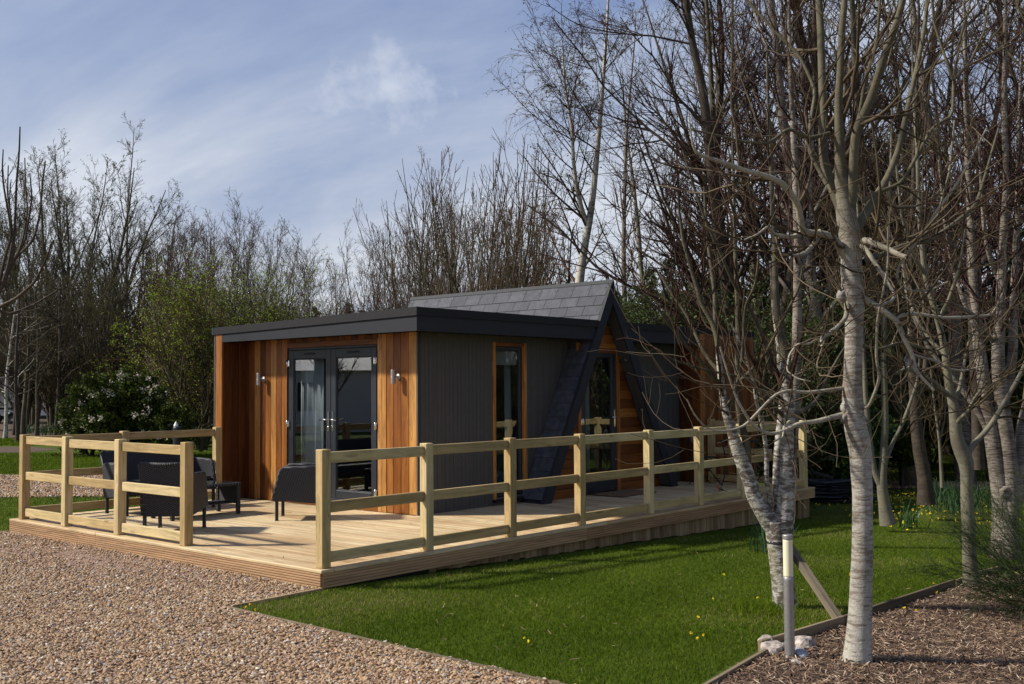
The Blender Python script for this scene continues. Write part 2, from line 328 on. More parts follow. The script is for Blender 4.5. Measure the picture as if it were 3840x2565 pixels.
m_bud = foliage('spring_buds', [(0, (.13, .19, .012)), (.5, (.20, .29, .018)), (1, (.30, .40, .03))], trans=.4)
m_catkin = foliage('birch_catkins', [(0, (.07, .07, .02)), (1, (.16, .17, .05))])
m_ever = foliage('evergreen_leaf', [(0, (.016, .028, .004)), (.6, (.040, .064, .009)), (1, (.10, .125, .018))], .75, .2, .1)
m_laurel = foliage('laurel_leaf', [(0, (.02, .05, .01)), (.6, (.05, .10, .015)), (1, (.10, .16, .025))], .35, .2, .5)
m_bloom = foliage('pale_blossom', [(0, (.40, .34, .26)), (1, (.78, .72, .60))], .8, .2)
m_under = foliage('undergrowth_leaf', [(0, (.02, .045, .008)), (.6, (.045, .085, .015)), (1, (.09, .15, .025))])
m_grass = foliage('grass_blade', [(0, (.040, .070, .004)), (.5, (.090, .142, .009)), (.8, (.15, .20, .018)), (.9, (.22, .21, .06)), (1, (.33, .27, .12))], .8, .35, .03)
m_daff = foliage('daffodil_leaf', [(0, (.02, .055, .02)), (1, (.05, .11, .04))], .5, .2)
m_yel = foliage('yellow_petal', [(0, (.75, .55, .01)), (1, (.9, .72, .03))], .5, .3)
m_broom = foliage('broom_stem', [(0, (.02, .035, .008)), (1, (.06, .085, .02))], .6, 0)
m_conif = foliage('conifer_needle', [(0, (.012, .028, .010)), (1, (.05, .085, .03))], .7, .1)
def twig(name, c0, c1): return foliage(name, [(0, c0), (1, c1)], .8, 0, .2)
m_tw_br = twig('brown_twig', (0.0273, 0.0141, 0.0074), (0.0682, 0.0353, 0.0179))
m_tw_pu = twig('purple_twig', (0.0200, 0.0088, 0.0069), (0.0556, 0.0247, 0.0179))
m_tw_gr = twig('grey_green_twig', (0.0273, 0.0194, 0.0084), (0.0684, 0.0501, 0.0209))
m_tw_bl = twig('dark_twig', (0.0169, 0.0126, 0.0088), (0.0462, 0.0336, 0.0227))
m_tw_ta = twig('tan_twig', (0.0512, 0.0259, 0.0129), (0.1125, 0.0589, 0.0298))
m_tw_li = twig('limb_bark', (0.0529, 0.0374, 0.0220), (0.1285, 0.0972, 0.0583))
def bark(name, light, dark, spot=.5, zs=26, xs=5, thr=(.45, .6), patch=None, bm=.5):
    M, nt, b = mat(name); tc = nd(nt, 'ShaderNodeTexCoord'); mp = nd(nt, 'ShaderNodeMapping', {0: tc.outputs['Object'], 'Scale': (xs, xs, zs)})
    n1 = nd(nt, 'ShaderNodeTexNoise', {'Vector': mp.outputs[0], 'Scale': 2.2, 'Detail': 6, 'Roughness': .68}); n2 = nd(nt, 'ShaderNodeTexNoise', {'Vector': tc.outputs['Object'], 'Scale': 2.6, 'Detail': 6, 'Roughness': .62})
    n3 = nd(nt, 'ShaderNodeTexNoise', {'Vector': tc.outputs['Object'], 'Scale': 70, 'Detail': 3})
    k = mth(nt, 'MULTIPLY', ramp(nt, mth(nt, 'ADD', n1.outputs[0], mth(nt, 'MULTIPLY_ADD', n2.outputs[0], .35, -.17)), [(thr[0], (1, 1, 1)), (thr[1], (0, 0, 0))]), spot)
    lt = mix(nt, 1.0, ramp(nt, n2.outputs[0], [(.3, tuple(c*.62 for c in light)), (.6, light)]), ramp(nt, n3.outputs[0], [(.3, (.8,)*3), (.7, (1.12,)*3)]), 'MULTIPLY')
    c = mix(nt, k, lt, dark)
    if patch: c = mix(nt, ramp(nt, n2.outputs[0], [(.52, (0, 0, 0)), (.64, (.75,)*3)]), c, patch)
    put(nt, b, 'Base Color', c); put(nt, b, 'Roughness', .8); b.inputs['Specular IOR Level'].default_value = .25
    bump(nt, b, mth(nt, 'ADD', n1.outputs[0], mth(nt, 'MULTIPLY', n3.outputs[0], .5)), bm, .012); return M
m_bk1 = bark('smooth_grey_bark', (.40, .375, .32), (.14, .105, .08), .8, 24, 4, (.42, .52))
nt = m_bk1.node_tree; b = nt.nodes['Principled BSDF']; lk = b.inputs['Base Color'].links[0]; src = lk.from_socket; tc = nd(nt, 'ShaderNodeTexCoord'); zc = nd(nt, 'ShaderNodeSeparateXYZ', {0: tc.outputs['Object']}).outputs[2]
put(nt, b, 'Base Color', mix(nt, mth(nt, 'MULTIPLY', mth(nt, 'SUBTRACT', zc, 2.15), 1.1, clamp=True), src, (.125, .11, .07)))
m_bk2 = bark('flaking_birch_bark', (.50, .48, .43), (.085, .06, .045), .9, 16, 6, (.46, .56), (.17, .15, .08), .9)
m_bk3 = bark('grey_bark', (.19, .175, .125), (.09, .07, .05), .5, 14, 5, (.36, .52), (.14, .13, .07))
m_bk4 = bark('silvery_birch_bark', (.26, .225, .185), (.06, .042, .032), .85, 34, 4, (.44, .54))
m_bk5 = bark('dark_bark', (.085, .066, .046), (.03, .022, .018), .6, 14, 5)
m_bk6 = bark('white_birch_bark', (.52, .48, .40), (.05, .04, .035), .9, 10, 4, (.40, .46))
m_limb = bark('olive_limb_bark', (.13, .115, .072), (.06, .05, .032), .4, 10, 4, (.36, .5))
m_limbp = bark('pale_limb_bark', (.36, .325, .245), (.12, .09, .065), .5, 14, 5, (.36, .5))
m_bk7 = bark('brown_grey_bark', (.115, .098, .062), (.04, .032, .022), .5, 12, 5, patch=(.10, .10, .05))

# ground materials
M, nt, b = mat('lawn_soil'); tc = nd(nt, 'ShaderNodeTexCoord'); O = tc.outputs['Object']
n1 = nd(nt, 'ShaderNodeTexNoise', {'Vector': O, 'Scale': .5, 'Detail': 5, 'Roughness': .6}); n2 = nd(nt, 'ShaderNodeTexNoise', {'Vector': O, 'Scale': 45, 'Detail': 4, 'Roughness': .7})
g = mix(nt, n2.outputs[0], (.030, .045, .006), (.10, .15, .014)); g = mix(nt, ramp(nt, n1.outputs[0], [(.45, (0, 0, 0)), (.7, (.6,)*3)]), g, (.065, .068, .02))
put(nt, b, 'Base Color', g); put(nt, b, 'Roughness', .9); b.inputs['Specular IOR Level'].default_value = .1; bump(nt, b, n2.outputs[0], .8, .03); m_lawn = M
M, nt, b = mat('gravel_bed'); tc = nd(nt, 'ShaderNodeTexCoord'); O = tc.outputs['Object']
vo = nd(nt, 'ShaderNodeTexVoronoi', {'Vector': O, 'Scale': 42, 'Randomness': 1}); vb = nd(nt, 'ShaderNodeTexNoise', {'Vector': O, 'Scale': .8, 'Detail': 5, 'Roughness': .6})
sv = nd(nt, 'ShaderNodeSeparateColor', {0: vo.outputs['Color']})
c = ramp(nt, sv.outputs[0], [(0, (.22, .125, .08)), (.3, (.33, .205, .14)), (.6, (.36, .25, .18)), (.85, (.30, .23, .21)), (1, (.46, .37, .29))])
c = mix(nt, 1.0, c, ramp(nt, vo.outputs['Distance'], [(.2, (1, 1, 1)), (.75, (.5, .42, .36))]), 'MULTIPLY'); c = mix(nt, ramp(nt, vb.outputs[0], [(.5, (0, 0, 0)), (.72, (.55,)*3)]), c, (.36, .205, .13))
put(nt, b, 'Base Color', c); put(nt, b, 'Roughness', .85); bump(nt, b, mth(nt, 'SUBTRACT', 1.0, vo.outputs['Distance']), .9, .02); m_gravel = M
m_stone = foliage('gravel_stone', [(0, (.15, .088, .045)), (.22, (.32, .20, .108)), (.5, (.44, .305, .17)), (.66, (.30, .185, .112)), (.82, (.43, .325, .21)), (.92, (.25, .215, .20)), (1, (.68, .59, .46))], .8, 0, .3)
M, nt, b = mat('bark_mulch_bed'); tc = nd(nt, 'ShaderNodeTexCoord'); O = tc.outputs['Object']; n2 = nd(nt, 'ShaderNodeTexNoise', {'Vector': O, 'Scale': 60, 'Detail': 5, 'Roughness': .75})
put(nt, b, 'Base Color', ramp(nt, n2.outputs[0], [(.3, (.03, .018, .012)), (.55, (.10, .062, .04)), (.75, (.24, .16, .10))])); put(nt, b, 'Roughness', .95); bump(nt, b, n2.outputs[0], 1, .03); m_mulch = M
m_chip = foliage('bark_chip', [(0, (.04, .024, .016)), (.4, (.11, .066, .043)), (.75, (.24, .155, .10)), (.93, (.36, .26, .17)), (1, (.55, .45, .33))], .85, 0, .2)
m_litter = foliage('woodland_leaf', [(0, (.025, .05, .012)), (.6, (.05, .09, .02)), (.9, (.08, .065, .03)), (1, (.12, .085, .05))], .7, .2)
M, nt, b = mat('coir_mat'); gc = attr(nt, 'gc').outputs['Vector']; n = nd(nt, 'ShaderNodeTexNoise', {'Vector': gc, 'Scale': 160, 'Detail': 3}); put(nt, b, 'Base Color', ramp(nt, n.outputs[0], [(.3, (.10, .055, .025)), (.7, (.24, .15, .075))])); put(nt, b, 'Roughness', 1.0); bump(nt, b, n.outputs[0], 1, .01); m_coir = M
# ---------------------------------------------------------------- ground
def inpoly(x, y, pl):
    r = np.zeros(len(x), bool); n = len(pl)
    for i in range(n):
        x0, y0 = pl[i]; x1, y1 = pl[(i+1) % n]; c = ((y0 > y) != (y1 > y)) & (x < (x1-x0)*(y-y0)/(y1-y0+1e-12)+x0); r ^= c
    return r
def mound(x, y): return .02*np.sin(x*.9+1)*np.sin(y*.7)+.012*np.sin(x*2.3)*np.cos(y*1.9)
def sheet(name, xs, ys, mt, dz=0, clip=None, wob=1.0):
    X, Y = np.meshgrid(xs, ys, indexing='ij'); nx, ny = X.shape; Z = gz(X, Y)+dz
    v = np.stack([X, Y, Z], -1).reshape(-1, 3); i = (np.arange(nx-1)[:, None]*ny+np.arange(ny-1)[None]).ravel(); f = np.stack([i, i+ny, i+ny+1, i+1], 1)
    if clip is not None: c = v[f].mean(1); f = f[inpoly(c[:, 0], c[:, 1], clip)]
    return tag(link(name, arrmesh(name, v, f, mt, True)), kind='structure')
far = np.r_[np.linspace(-2500, -80, 6), np.arange(-60, 100, 2.0), np.linspace(120, 2500, 6)]
sheet('ground', far, far, m_lawn)
# polygons on the ground given in world metres, triangulated as strips
def flat(name, pl, mt, dz):
    """sheet filling a polygon: fine grid clipped exactly by bmesh planes would be heavy, the outline is a triangle fan of small cells"""
    import bmesh
    bm = bmesh.new(); vs = [bm.verts.new((x, y, 0)) for x, y in pl]; bm.faces.new(vs)
    xs = [p[0] for p in pl]; ys = [p[1] for p in pl]
    for ax, lo, hi in ((0, min(xs), max(xs)), (1, min(ys), max(ys))):
        st = 1.0 if hi-lo < 40 else 2.5
        for t in np.arange(math.ceil(lo/st)*st, hi, st):
            no = [0, 0, 0]; no[ax] = 1; c = [0, 0, 0]; c[ax] = t
            bmesh.ops.bisect_plane(bm, geom=bm.verts[:]+bm.edges[:]+bm.faces[:], plane_co=c, plane_no=no)
    for q in bm.verts: q.co.z = float(gz(q.co.x, q.co.y))+dz
    bmesh.ops.recalc_face_normals(bm, faces=bm.faces[:])
    if sum(f.normal.z for f in bm.faces) < 0: bmesh.ops.reverse_faces(bm, faces=bm.faces[:])
    me = bpy.data.meshes.new(name); bm.to_mesh(me); bm.free(); me.materials.append(mt); return tag(link(name, me), kind='structure')
DL = np.array([-.654, .756])   # direction "left across the view"
gL = [(0.0, 6.25), (0.0+DL[0]*26, 6.25+DL[1]*26)]
gravel_poly = [(-.98, -.02), (.03, -.0), (.03, 6.25), tuple(gL[1]), (-30, 12), (-30, -9), (-1.06, -9)]
flat('gravel_drive', gravel_poly, m_gravel, .006)
def band(p0, p1, D0, D1):
    a, b, c, d = gp(p0, D0), gp(p1, D0), gp(p1, D1), gp(p0, D1); return [(q[0], q[1]) for q in (a, b, c, d)]
path_poly = band(-700, 1500, 17.9, 22.6); flat('gravel_path', path_poly, m_gravel, .006)
path2 = [(gp(x, D)[0], gp(x, D)[1]) for x, D in ((-900, 31), (100, 31.2), (225, 32.8), (120, 34.5), (-900, 35.5))]; flat('bark_path', path2, m_mulch, .006)
wood_poly = band(-900, 1300, 41, 75); flat('woodland_floor', wood_poly, m_mulch, .006)
p3 = [(gp(x, D)[0], gp(x, D)[1]) for x, D in ((3150, 22.2), (4300, 21), (4300, 22.6), (3150, 23.6))]; flat('gravel_path', p3, m_gravel, .006)
bed_poly = [(-3.5, -4.62), (-.5, -4.2), (.72, -4.0), (1.76, -4.045), (4.6, -4.04), (5.2, -4.02), (6.2, -4.4), (8.5, -5.6), (12, -7), (12, -14), (-3.5, -14)]
flat('bark_bed', bed_poly, m_mulch, .006)
# gravel stones, bark chips, grass: what nobody could count
def blobs(xy, size, z0, flatn, seed, kind='stone'):
    rg = np.random.default_rng(seed); K = len(xy)
    if kind == 'stone':
        base = nrm(np.array([(0, 0, 1), (1, 0, .1), (.3, .95, -.05), (-.8, .6, .05), (-.8, -.6, -.05), (.3, -.95, .1), (0, 0, -1)], float))
        F = np.array([(0, i, i % 5+1) for i in range(1, 6)]+[(6, i % 5+1, i) for i in range(1, 6)])
    else:
        base = np.array([(-1, -.25, .1), (1, -.3, 0), (.9, .3, .1), (-.85, .28, 0), (-.1, 0, .35)]); F = np.array([(0, 1, 4), (1, 2, 4), (2, 3, 4), (3, 0, 4)])
    n = len(base); V = base[None]*(1+rg.normal(size=(K, n, 3))*(.22 if kind == 'stone' else .12)); s = rg.uniform(size[0], size[1], K)**1.0
    V = V*s[:, None, None]*np.array([1, .8, flatn] if kind == 'stone' else [1, .42, .3])
    a = rg.uniform(0, 6.28, K); t = rg.normal(size=K)*.35; ca, sa, ct, st = np.cos(a), np.sin(a), np.cos(t), np.sin(t)
    x, y, z = V[..., 0], V[..., 1], V[..., 2]; x, z = x*ct[:, None]-z*st[:, None], x*st[:, None]+z*ct[:, None]
    V = np.stack([x*ca[:, None]-y*sa[:, None], x*sa[:, None]+y*ca[:, None], z], -1); c = np.column_stack([xy, gz(xy[:, 0], xy[:, 1])+z0+rg.uniform(0, 1, K)*s*.5])
    V = V+c[:, None]; FF = (F[None]+(np.arange(K)*n)[:, None, None]).reshape(-1, 3); return V.reshape(-1, 3), FF, np.repeat(rg.random(K), n)
def scatter(poly, n, near, seed, view=True):
    """points in a polygon, denser close to the photographer"""
    rg = np.random.default_rng(seed); pl = np.array(poly); out = []
    lo = pl.min(0); hi = pl.max(0)
    xy = rg.uniform(lo, hi, (n*14, 2)); D = (xy-CC[:2]) @ FW[:2]; lat = (xy-CC[:2]) @ RT[:2]
    k = (D > 3.5) & (np.abs(lat) < D*.60+1.5) & (rg.random(len(xy)) < np.clip((near/np.maximum(D, 1))**2, 0, 1)); xy = xy[k]; xy = xy[inpoly(xy[:, 0], xy[:, 1], poly)]; return xy[:n]
gpn = [(-.98, -.02), (.03, .0), (.0, 6.25), (-8, 15.5), (-16, 14), (-9, -9), (-1.06, -9)]
xy = scatter(gpn, 130000, 9, 1)
k = np.sin(xy[:, 0]*2.1+np.sin(xy[:, 1]*1.3)*2)*np.cos(xy[:, 1]*.9+xy[:, 0])+RN.normal(size=len(xy))*.5
e_ = np.exp(-((xy[:, 0]+.45)/.55)**2)*np.exp(-((xy[:, 1]-3.2)/2.2)**2); keep = (k > -1.2) & (RN.random(len(xy)) > e_*.85); xy = xy[keep]; v, f, r = blobs(xy, (.006, .0205), .006, .6, 2)
tag(link('gravel', arrmesh('gravel', v, f, m_stone, False, {'rnd': r})), 'loose pinkish brown gravel stones covering the drive in front of the deck', 'gravel', kind='stuff')
xy = scatter(path_poly, 26000, 23, 3); v, f, r = blobs(xy, (.02, .036), .006, .6, 4)
tag(link('gravel', arrmesh('gravel', v, f, m_stone, False, {'rnd': r})), 'pale gravel of the path beyond the left railing', 'gravel', kind='stuff')
xy = scatter(p3, 9000, 25, 33); v, f, r = blobs(xy, (.02, .036), .006, .6, 4)
tag(link('gravel', arrmesh('gravel', v, f, m_stone, False, {'rnd': r})), 'pale gravel of the path behind the right hand trees', 'gravel', kind='stuff')
xy = scatter(bed_poly, 85000, 8, 5); v, f, r = blobs(xy, (.006, .034), .012, .4, 6, 'chip')
tag(link('bark_mulch', arrmesh('bark_mulch', v, f, m_chip, False, {'rnd': r})), 'brown bark chips covering the bed around the tree trunks', 'bark mulch', kind='stuff')
def blades(xy, h, w, seed, lean=.5, dry=0.0, rfun=None):
    rg = np.random.default_rng(seed); K = len(xy); a = rg.uniform(0, 6.28, K); hh = rg.uniform(h[0], h[1], K); ww = rg.uniform(w[0], w[1], K)
    b = np.column_stack([xy, gz(xy[:, 0], xy[:, 1])-.002]); s = np.column_stack([np.cos(a), np.sin(a), np.zeros(K)]); l = rg.normal(size=(K, 3))*lean; l[:, 2] = 1; l = nrm(l)
    l2 = l.copy(); l2[:, :2] *= 2.2; l2 = nrm(l2); mid = b+l*hh[:, None]*.55; tip = mid+l2*hh[:, None]*.5
    V = np.stack([b-s*ww[:, None]/2, b+s*ww[:, None]/2, mid+s*ww[:, None]*.4, mid-s*ww[:, None]*.4, tip+s*ww[:, None]*.08, tip-s*ww[:, None]*.08], 1)
    i = (np.arange(K)*6)[:, None]; F = np.concatenate([i+np.array([[0, 1, 2, 3]]), i+np.array([[3, 2, 4, 5]])]); r = rg.random(K)*.55+.12+.16*np.sin(xy[:, 0]*2.1+2*np.sin(xy[:, 1]*1.7))*np.sin(xy[:, 1]*2.6+xy[:, 0]*.7)
    r = np.clip(r, 0, 1)
    if rfun is not None: r = np.clip(r+rfun(xy), 0, 1)
    return V.reshape(-1, 3), F, np.repeat(r, 6)
def dryness(xy):
    q = np.sin(xy[:, 0]*1.1+1.3*np.sin(xy[:, 1]*.8))*np.sin(xy[:, 1]*1.7+.6*xy[:, 0]); return np.where(q+RN.normal(size=len(xy))*.55 -np.clip(-.9-xy[:, 1], 0, 1)*.25+np.clip(xy[:, 1]+.9, 0, .9)*.5 > .62, .36, -.02)
lawn_poly = [(-.95, -.06), (9.6, -.06), (10.2, .5), (15, .5), (15, -3), (8.4, -5.5), (6.2, -4.33), (5.2, -3.96), (1.76, -3.97), (.72, -3.93), (-.5, -4.12), (-1.0, -4.25)]
xy = scatter(lawn_poly, 230000, 8.5, 8); v, f, r = blades(xy, (.018, .042), (.0025, .006), 9, .55, rfun=dryness)
tag(link('grass', arrmesh('grass', v, f, m_grass, False, {'rnd': r})), 'short green grass of the lawn between the deck and the bark bed', 'grass', kind='stuff')
def lawn(pl, n, near, seed, label, h=(.03, .06), w=(.008, .016)):
    xy = scatter(pl, n, near, seed); v, f, r = blades(xy, h, w, seed, .5); tag(link('grass', arrmesh('grass', v, f, m_grass, False, {'rnd': r})), label, 'grass', kind='stuff')
lawn([(-.1, 6.35), (2.9, 6.35), (4.2, 8.2), (-12, 26.5), (-17, 25.6)], 45000, 16, 10, 'strip of lawn between the left railing and the gravel path', (.02, .045), (.005, .01))
lawn(band(-700, 1300, 22.7, 31), 70000, 26, 12, 'wide lawn beyond the gravel path on the left')
lawn(band(-700, 1300, 35.3, 41), 25000, 38, 14, 'far lawn in front of the thin dark trunks', (.04, .08), (.015, .03))
wg = [(10.3, .6), (15.2, .6), (15.2, -3), (9.5, -5.6), (30, -16), (34, 8), (16, 13), (12.5, 7)]
xy = scatter(wg, 60000, 18, 16); v, f, r = blades(xy, (.03, .09), (.006, .014), 17, .7, rfun=dryness)
tag(link('ground_cover', arrmesh('ground_cover', v, f, m_litter, False, {'rnd': r})), 'low green ground cover under the right hand trees', 'ground cover', kind='stuff')
rg = np.random.default_rng(77); fx = []
for _ in range(26): c = gp(rg.uniform(3240, 3900), rg.uniform(14.5, 28)); fx.append(c[:2]+rg.normal(size=(rg.integers(8, 34), 2))*np.array([.7, .5]))
for _ in range(70): fx.append(gp(rg.uniform(3240, 3900), rg.uniform(14.5, 29))[None, :2]+rg.normal(size=(4, 2))*.12)
fx = np.vstack(fx); P = np.column_stack([fx, gz(fx[:, 0], fx[:, 1])+rg.uniform(.04, .11, len(fx))])[:, None].repeat(2, 1); P[:, 1, 2] += .01
v, f, r = leaves(P, 3, (.008, .017), rg, .010, 0, .8)
tag(link('celandines', arrmesh('celandines', v, f, m_yel, False, {'rnd': r})), 'yellow celandine flowers scattered below the right hand trees', 'flowers', kind='stuff')
fx = np.array([gp(*q)[:2] for q in ((1960, 7.4), (1975, 7.3), (2575, 7.6), (2600, 7.4), (2622, 7.5), (925, 8.5), (940, 8.6), (960, 8.4), (2603, 8.2), (2826, 9.1), (3170, 10.5), (3410, 8.6), (3480, 10), (3490, 9.5), (2660, 9), (3367, 8.7), (2700, 10.4))])
P = np.column_stack([fx, gz(fx[:, 0], fx[:, 1])+.045])[:, None].repeat(2, 1); P[:, 1, 2] += .005; v, f, r = leaves(P, 4, (.008, .012), rg, .004, 0, .9)
tag(link('buttercups', arrmesh('buttercups', v, f, m_yel, False, {'rnd': r})), 'few tiny yellow flowers dotted over the near lawn', 'flowers', kind='stuff')

fx = gp(2830, 8.7)[:2]+rg.normal(size=(1500, 2))*np.array([.16, .13]); v, f, r = blades(fx, (.05, .13), (.003, .007), 19, .5)
tag(link('grass', arrmesh('grass', v, f, m_grass, False, {'rnd': r})), 'longer grass tuft at the foot of the twin birch', 'grass', kind='stuff')
fx = np.vstack([scatter(lawn_poly, 260, 9, 91), scatter(bed_poly, 160, 9, 92), scatter(gpn, 60, 9, 93)]); v, f, r = blobs(fx, (.010, .032), .03, .3, 94, 'chip')
tag(link('leaf_litter', arrmesh('leaf_litter', v, f, m_chip, False, {'rnd': r})), 'dead leaves and twig bits scattered over the lawn and bed', 'leaf litter', kind='stuff')
# ---------------------------------------------------------------- timber edging
def edging(name, label, pts, w, h, top, mt, group=None):
    b = MB()
    for (a, c) in zip(pts[:-1], pts[1:]):
        za, zc = float(gz(*a)), float(gz(*c)); b.beam((a[0], a[1], za+top-h/2), (c[0], c[1], zc+top-h/2), w, h)
    return tag(b.build(name, mt), label, 'edging', group)
edging('edging_board', 'pale timber edging from the deck corner to the tip of the lawn', [(-.02, -.03), (-.97, -.06)], .03, .12, .028, m_edge2)
edging('edging_board', 'thin timber edging between the gravel drive and the lawn', [(-.99, -.03), (-1.03, -2.4), (-1.07, -4.9)], .022, .12, .022, m_edge)
edging('edging_board', 'timber edging beside the bollard light, ending at the white rocks', [(-2.2, -4.42), (.62, -4.05)], .03, .14, .05, m_edge)
edging('edging_board', 'dark timber edging from the bollard light to the slim grey tree', [(.50, -3.99), (1.76, -4.02), (4.3, -4.0)], .03, .16, .075, m_edge)
edging('edging_board', 'far timber edging curving away behind the slim grey tree', [(4.32, -4.0), (5.1, -3.95), (5.7, -4.0), (6.4, -4.4), (8.5, -5.6)], .03, .16, .06, m_edge)

# ---------------------------------------------------------------- deck
LX, LY = 9.92, 6.18
dk = thing('timber_deck', 'pale timber deck with grooved edge boards around the cabin', 'deck', (0, 0, -.17))
def part(mb, name, mt, parent):
    o = mb.build(name, mt, parent); r = parent
    while r.parent: r = r.parent
    if r.type == 'EMPTY' and tuple(r.location) != (0, 0, 0) and parent is r: o.matrix_parent_inverse = Matrix.Translation(-Vector(r.location))
    return o
b = MB(); x = .15
while x < LX-.02:
    x1 = min(x+.1395, LX)
    ys = [.145, LY-.02] if x < 3.35 else [.145, 2.3]
    cut = ys[0]+random.choice([.33, .5, .62, .4])*(ys[1]-ys[0])
    b.box((x, ys[0], -.03), (x1-.004, cut-.001, random.uniform(-.001, .001)), ch=.003, grain=1); b.box((x, cut+.001, -.03), (x1-.004, ys[1], random.uniform(-.001, .001)), ch=.003, grain=1); x = x1
b.box((.15, 0, -.03), (4.3, .14, .002), ch=.006, grain=0); b.box((4.302, 0, -.03), (8.2, .14, .001), ch=.006, grain=0); b.box((8.202, 0, -.03), (LX, .14, .002), ch=.006, grain=0)
b.box((0, 0, -.03), (.146, 4.0, .002), ch=.006, grain=1); b.box((0, 4.002, -.03), (.146, LY, .001), ch=.006, grain=1)
part(b, 'deck_boards', m_deck, dk)
b = MB(); b.box((.06, .06, -.2), (LX-.06, LY-.03, -.032)); part(b, 'subframe', m_dark, dk)
def gfascia(b, p0, p1, out, z0, z1, nr=6):
    """a board with routed grooves: ridges along its length"""
    p0 = np.array(p0, float); p1 = np.array(p1, float); d = p1-p0; L = np.linalg.norm(d); d /= L; o = np.array(out, float); g0 = random.uniform(0, 50); rnd = random.random()
    prof = [(0, z1)]; h = (z1-z0)/nr
    for i in range(nr): z = z1-i*h; prof += [(.022, z-.001), (.025, z-.004), (.025, z-h+.007), (.022, z-h+.004), (.013, z-h+.0025), (.013, z-h+.001)]
    prof += [(0, z0)]; n = len(prof); v = []; gc = []
    for s, q in ((0, p0), (L, p1)):
        for t, z in prof: v.append((q[0]+o[0]*t, q[1]+o[1]*t, z)); gc.append((s+g0, z, t))
    f = [[i, i+1, i+1+n, i+n] for i in range(n-1)]+[list(range(n)), list(range(2*n-1, n-1, -1))]
    if np.cross(np.array(v[1])-v[0], np.array(v[n])-v[0]) @ np.array([*o, 0]) < 0: pass
    b.add(v, f, np.array(gc), rnd)
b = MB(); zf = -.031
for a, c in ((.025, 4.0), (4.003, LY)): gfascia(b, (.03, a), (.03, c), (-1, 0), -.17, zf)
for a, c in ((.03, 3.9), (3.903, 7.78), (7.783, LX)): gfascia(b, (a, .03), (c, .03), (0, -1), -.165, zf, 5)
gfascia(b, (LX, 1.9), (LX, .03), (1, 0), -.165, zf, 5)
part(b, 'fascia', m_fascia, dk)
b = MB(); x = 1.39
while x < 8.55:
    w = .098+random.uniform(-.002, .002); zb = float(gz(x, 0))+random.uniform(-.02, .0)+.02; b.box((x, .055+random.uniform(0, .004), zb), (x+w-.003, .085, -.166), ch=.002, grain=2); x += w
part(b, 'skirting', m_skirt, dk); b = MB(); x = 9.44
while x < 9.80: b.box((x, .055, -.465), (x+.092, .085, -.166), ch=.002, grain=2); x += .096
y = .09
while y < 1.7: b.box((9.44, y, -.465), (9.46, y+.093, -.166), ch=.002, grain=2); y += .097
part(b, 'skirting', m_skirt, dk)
b = MB(); b.box((1.6, .6, -.5), (8.3, .7, -.2)); part(b, 'joist', m_dark, dk)
q_ = np.random.default_rng(95); xy = np.column_stack([q_.uniform(.1, 9.5, 260), q_.uniform(.1, 6, 260)]); xy = xy[(xy[:, 0] < 3.3) | (xy[:, 1] < 1.7)]; v, f, r = blobs(xy, (.006, .022), .0, .3, 96, 'chip'); v[:, 2] -= np.repeat(gz(xy[:, 0], xy[:, 1]), 5)-.006
tag(link('leaf_litter', arrmesh('leaf_litter', v, f, m_chip, False, {'rnd': r*.5})), 'small dead leaves and twig bits on the deck boards', 'leaf litter', kind='stuff')
# ---------------------------------------------------------------- railings
def post(b, x, y, h=1.063): b.box((x, y, .002), (x+.1, y+.1, h), ch=.006, grain=2); return b
def railing(name, label, posts, runs):
    t = thing(name, label, 'railing', (posts[0][0], posts[0][1], 0))
    for i, (x, y) in enumerate(posts): part(post(MB(), x, y, 1.063+random.uniform(-.004, .004)), 'post', m_fence, t)
    for (a, c, ax) in runs:
        for zt, hh in ((1.035, .1), (.592, .1), (.142, .1)):
            b = MB(); z = zt+random.uniform(-.006, .006); e = .001
            if ax == 0: b.box((a[0]+.1+e, a[1]+.03, z-hh), (c[0]-e, a[1]+.074, z), ch=.005, grain=0)
            else: b.box((a[0]+.03, a[1]+.1+e, z-hh), (a[0]+.074, c[1]-e, z), ch=.005, grain=1)
            o = part(b, 'rail', m_fence, t)
            s = MB()
            for q in (-1, 1):
                for dz in (.025, .075):
                    for k in (0,):
                        if ax == 0: X = (a[0]+.118 if q < 0 else c[0]-.02); s.box((X-.004, a[1]+.0285, z-dz-.004), (X+.004, a[1]+.031, z-dz+.004))
                        else: Y = (a[1]+.118 if q < 0 else c[1]-.02); s.box((a[0]+.0285, Y-.004, z-dz-.004), (a[0]+.031, Y+.004, z-dz+.004))
            s.build('screws', m_black, o)
    return t
A0 = .053; XR = [A0, 1.352, 2.615, 3.855, 5.297, 6.521, 7.686, 9.68]
PR = [(x, A0) for x in XR]; PE = [(9.68, 1.70)]
railing('deck_railing', 'long pale timber railing along the right side of the deck', PR+PE, [(PR[i], PR[i+1], 0) for i in range(7)]+[(PR[7], PE[0], 1)])
YL = [2.263, 3.597, 4.826, 5.942]; PL = [(A0, y) for y in YL]; PB = [(1.40, 5.942), (2.86, 5.942)]
railing('deck_railing', 'short pale timber railing wrapped round the seating end of the deck', PL+PB, [(PL[i], PL[i+1], 1) for i in range(3)]+[(PL[3], PB[0], 0), (PB[0], PB[1], 0)])

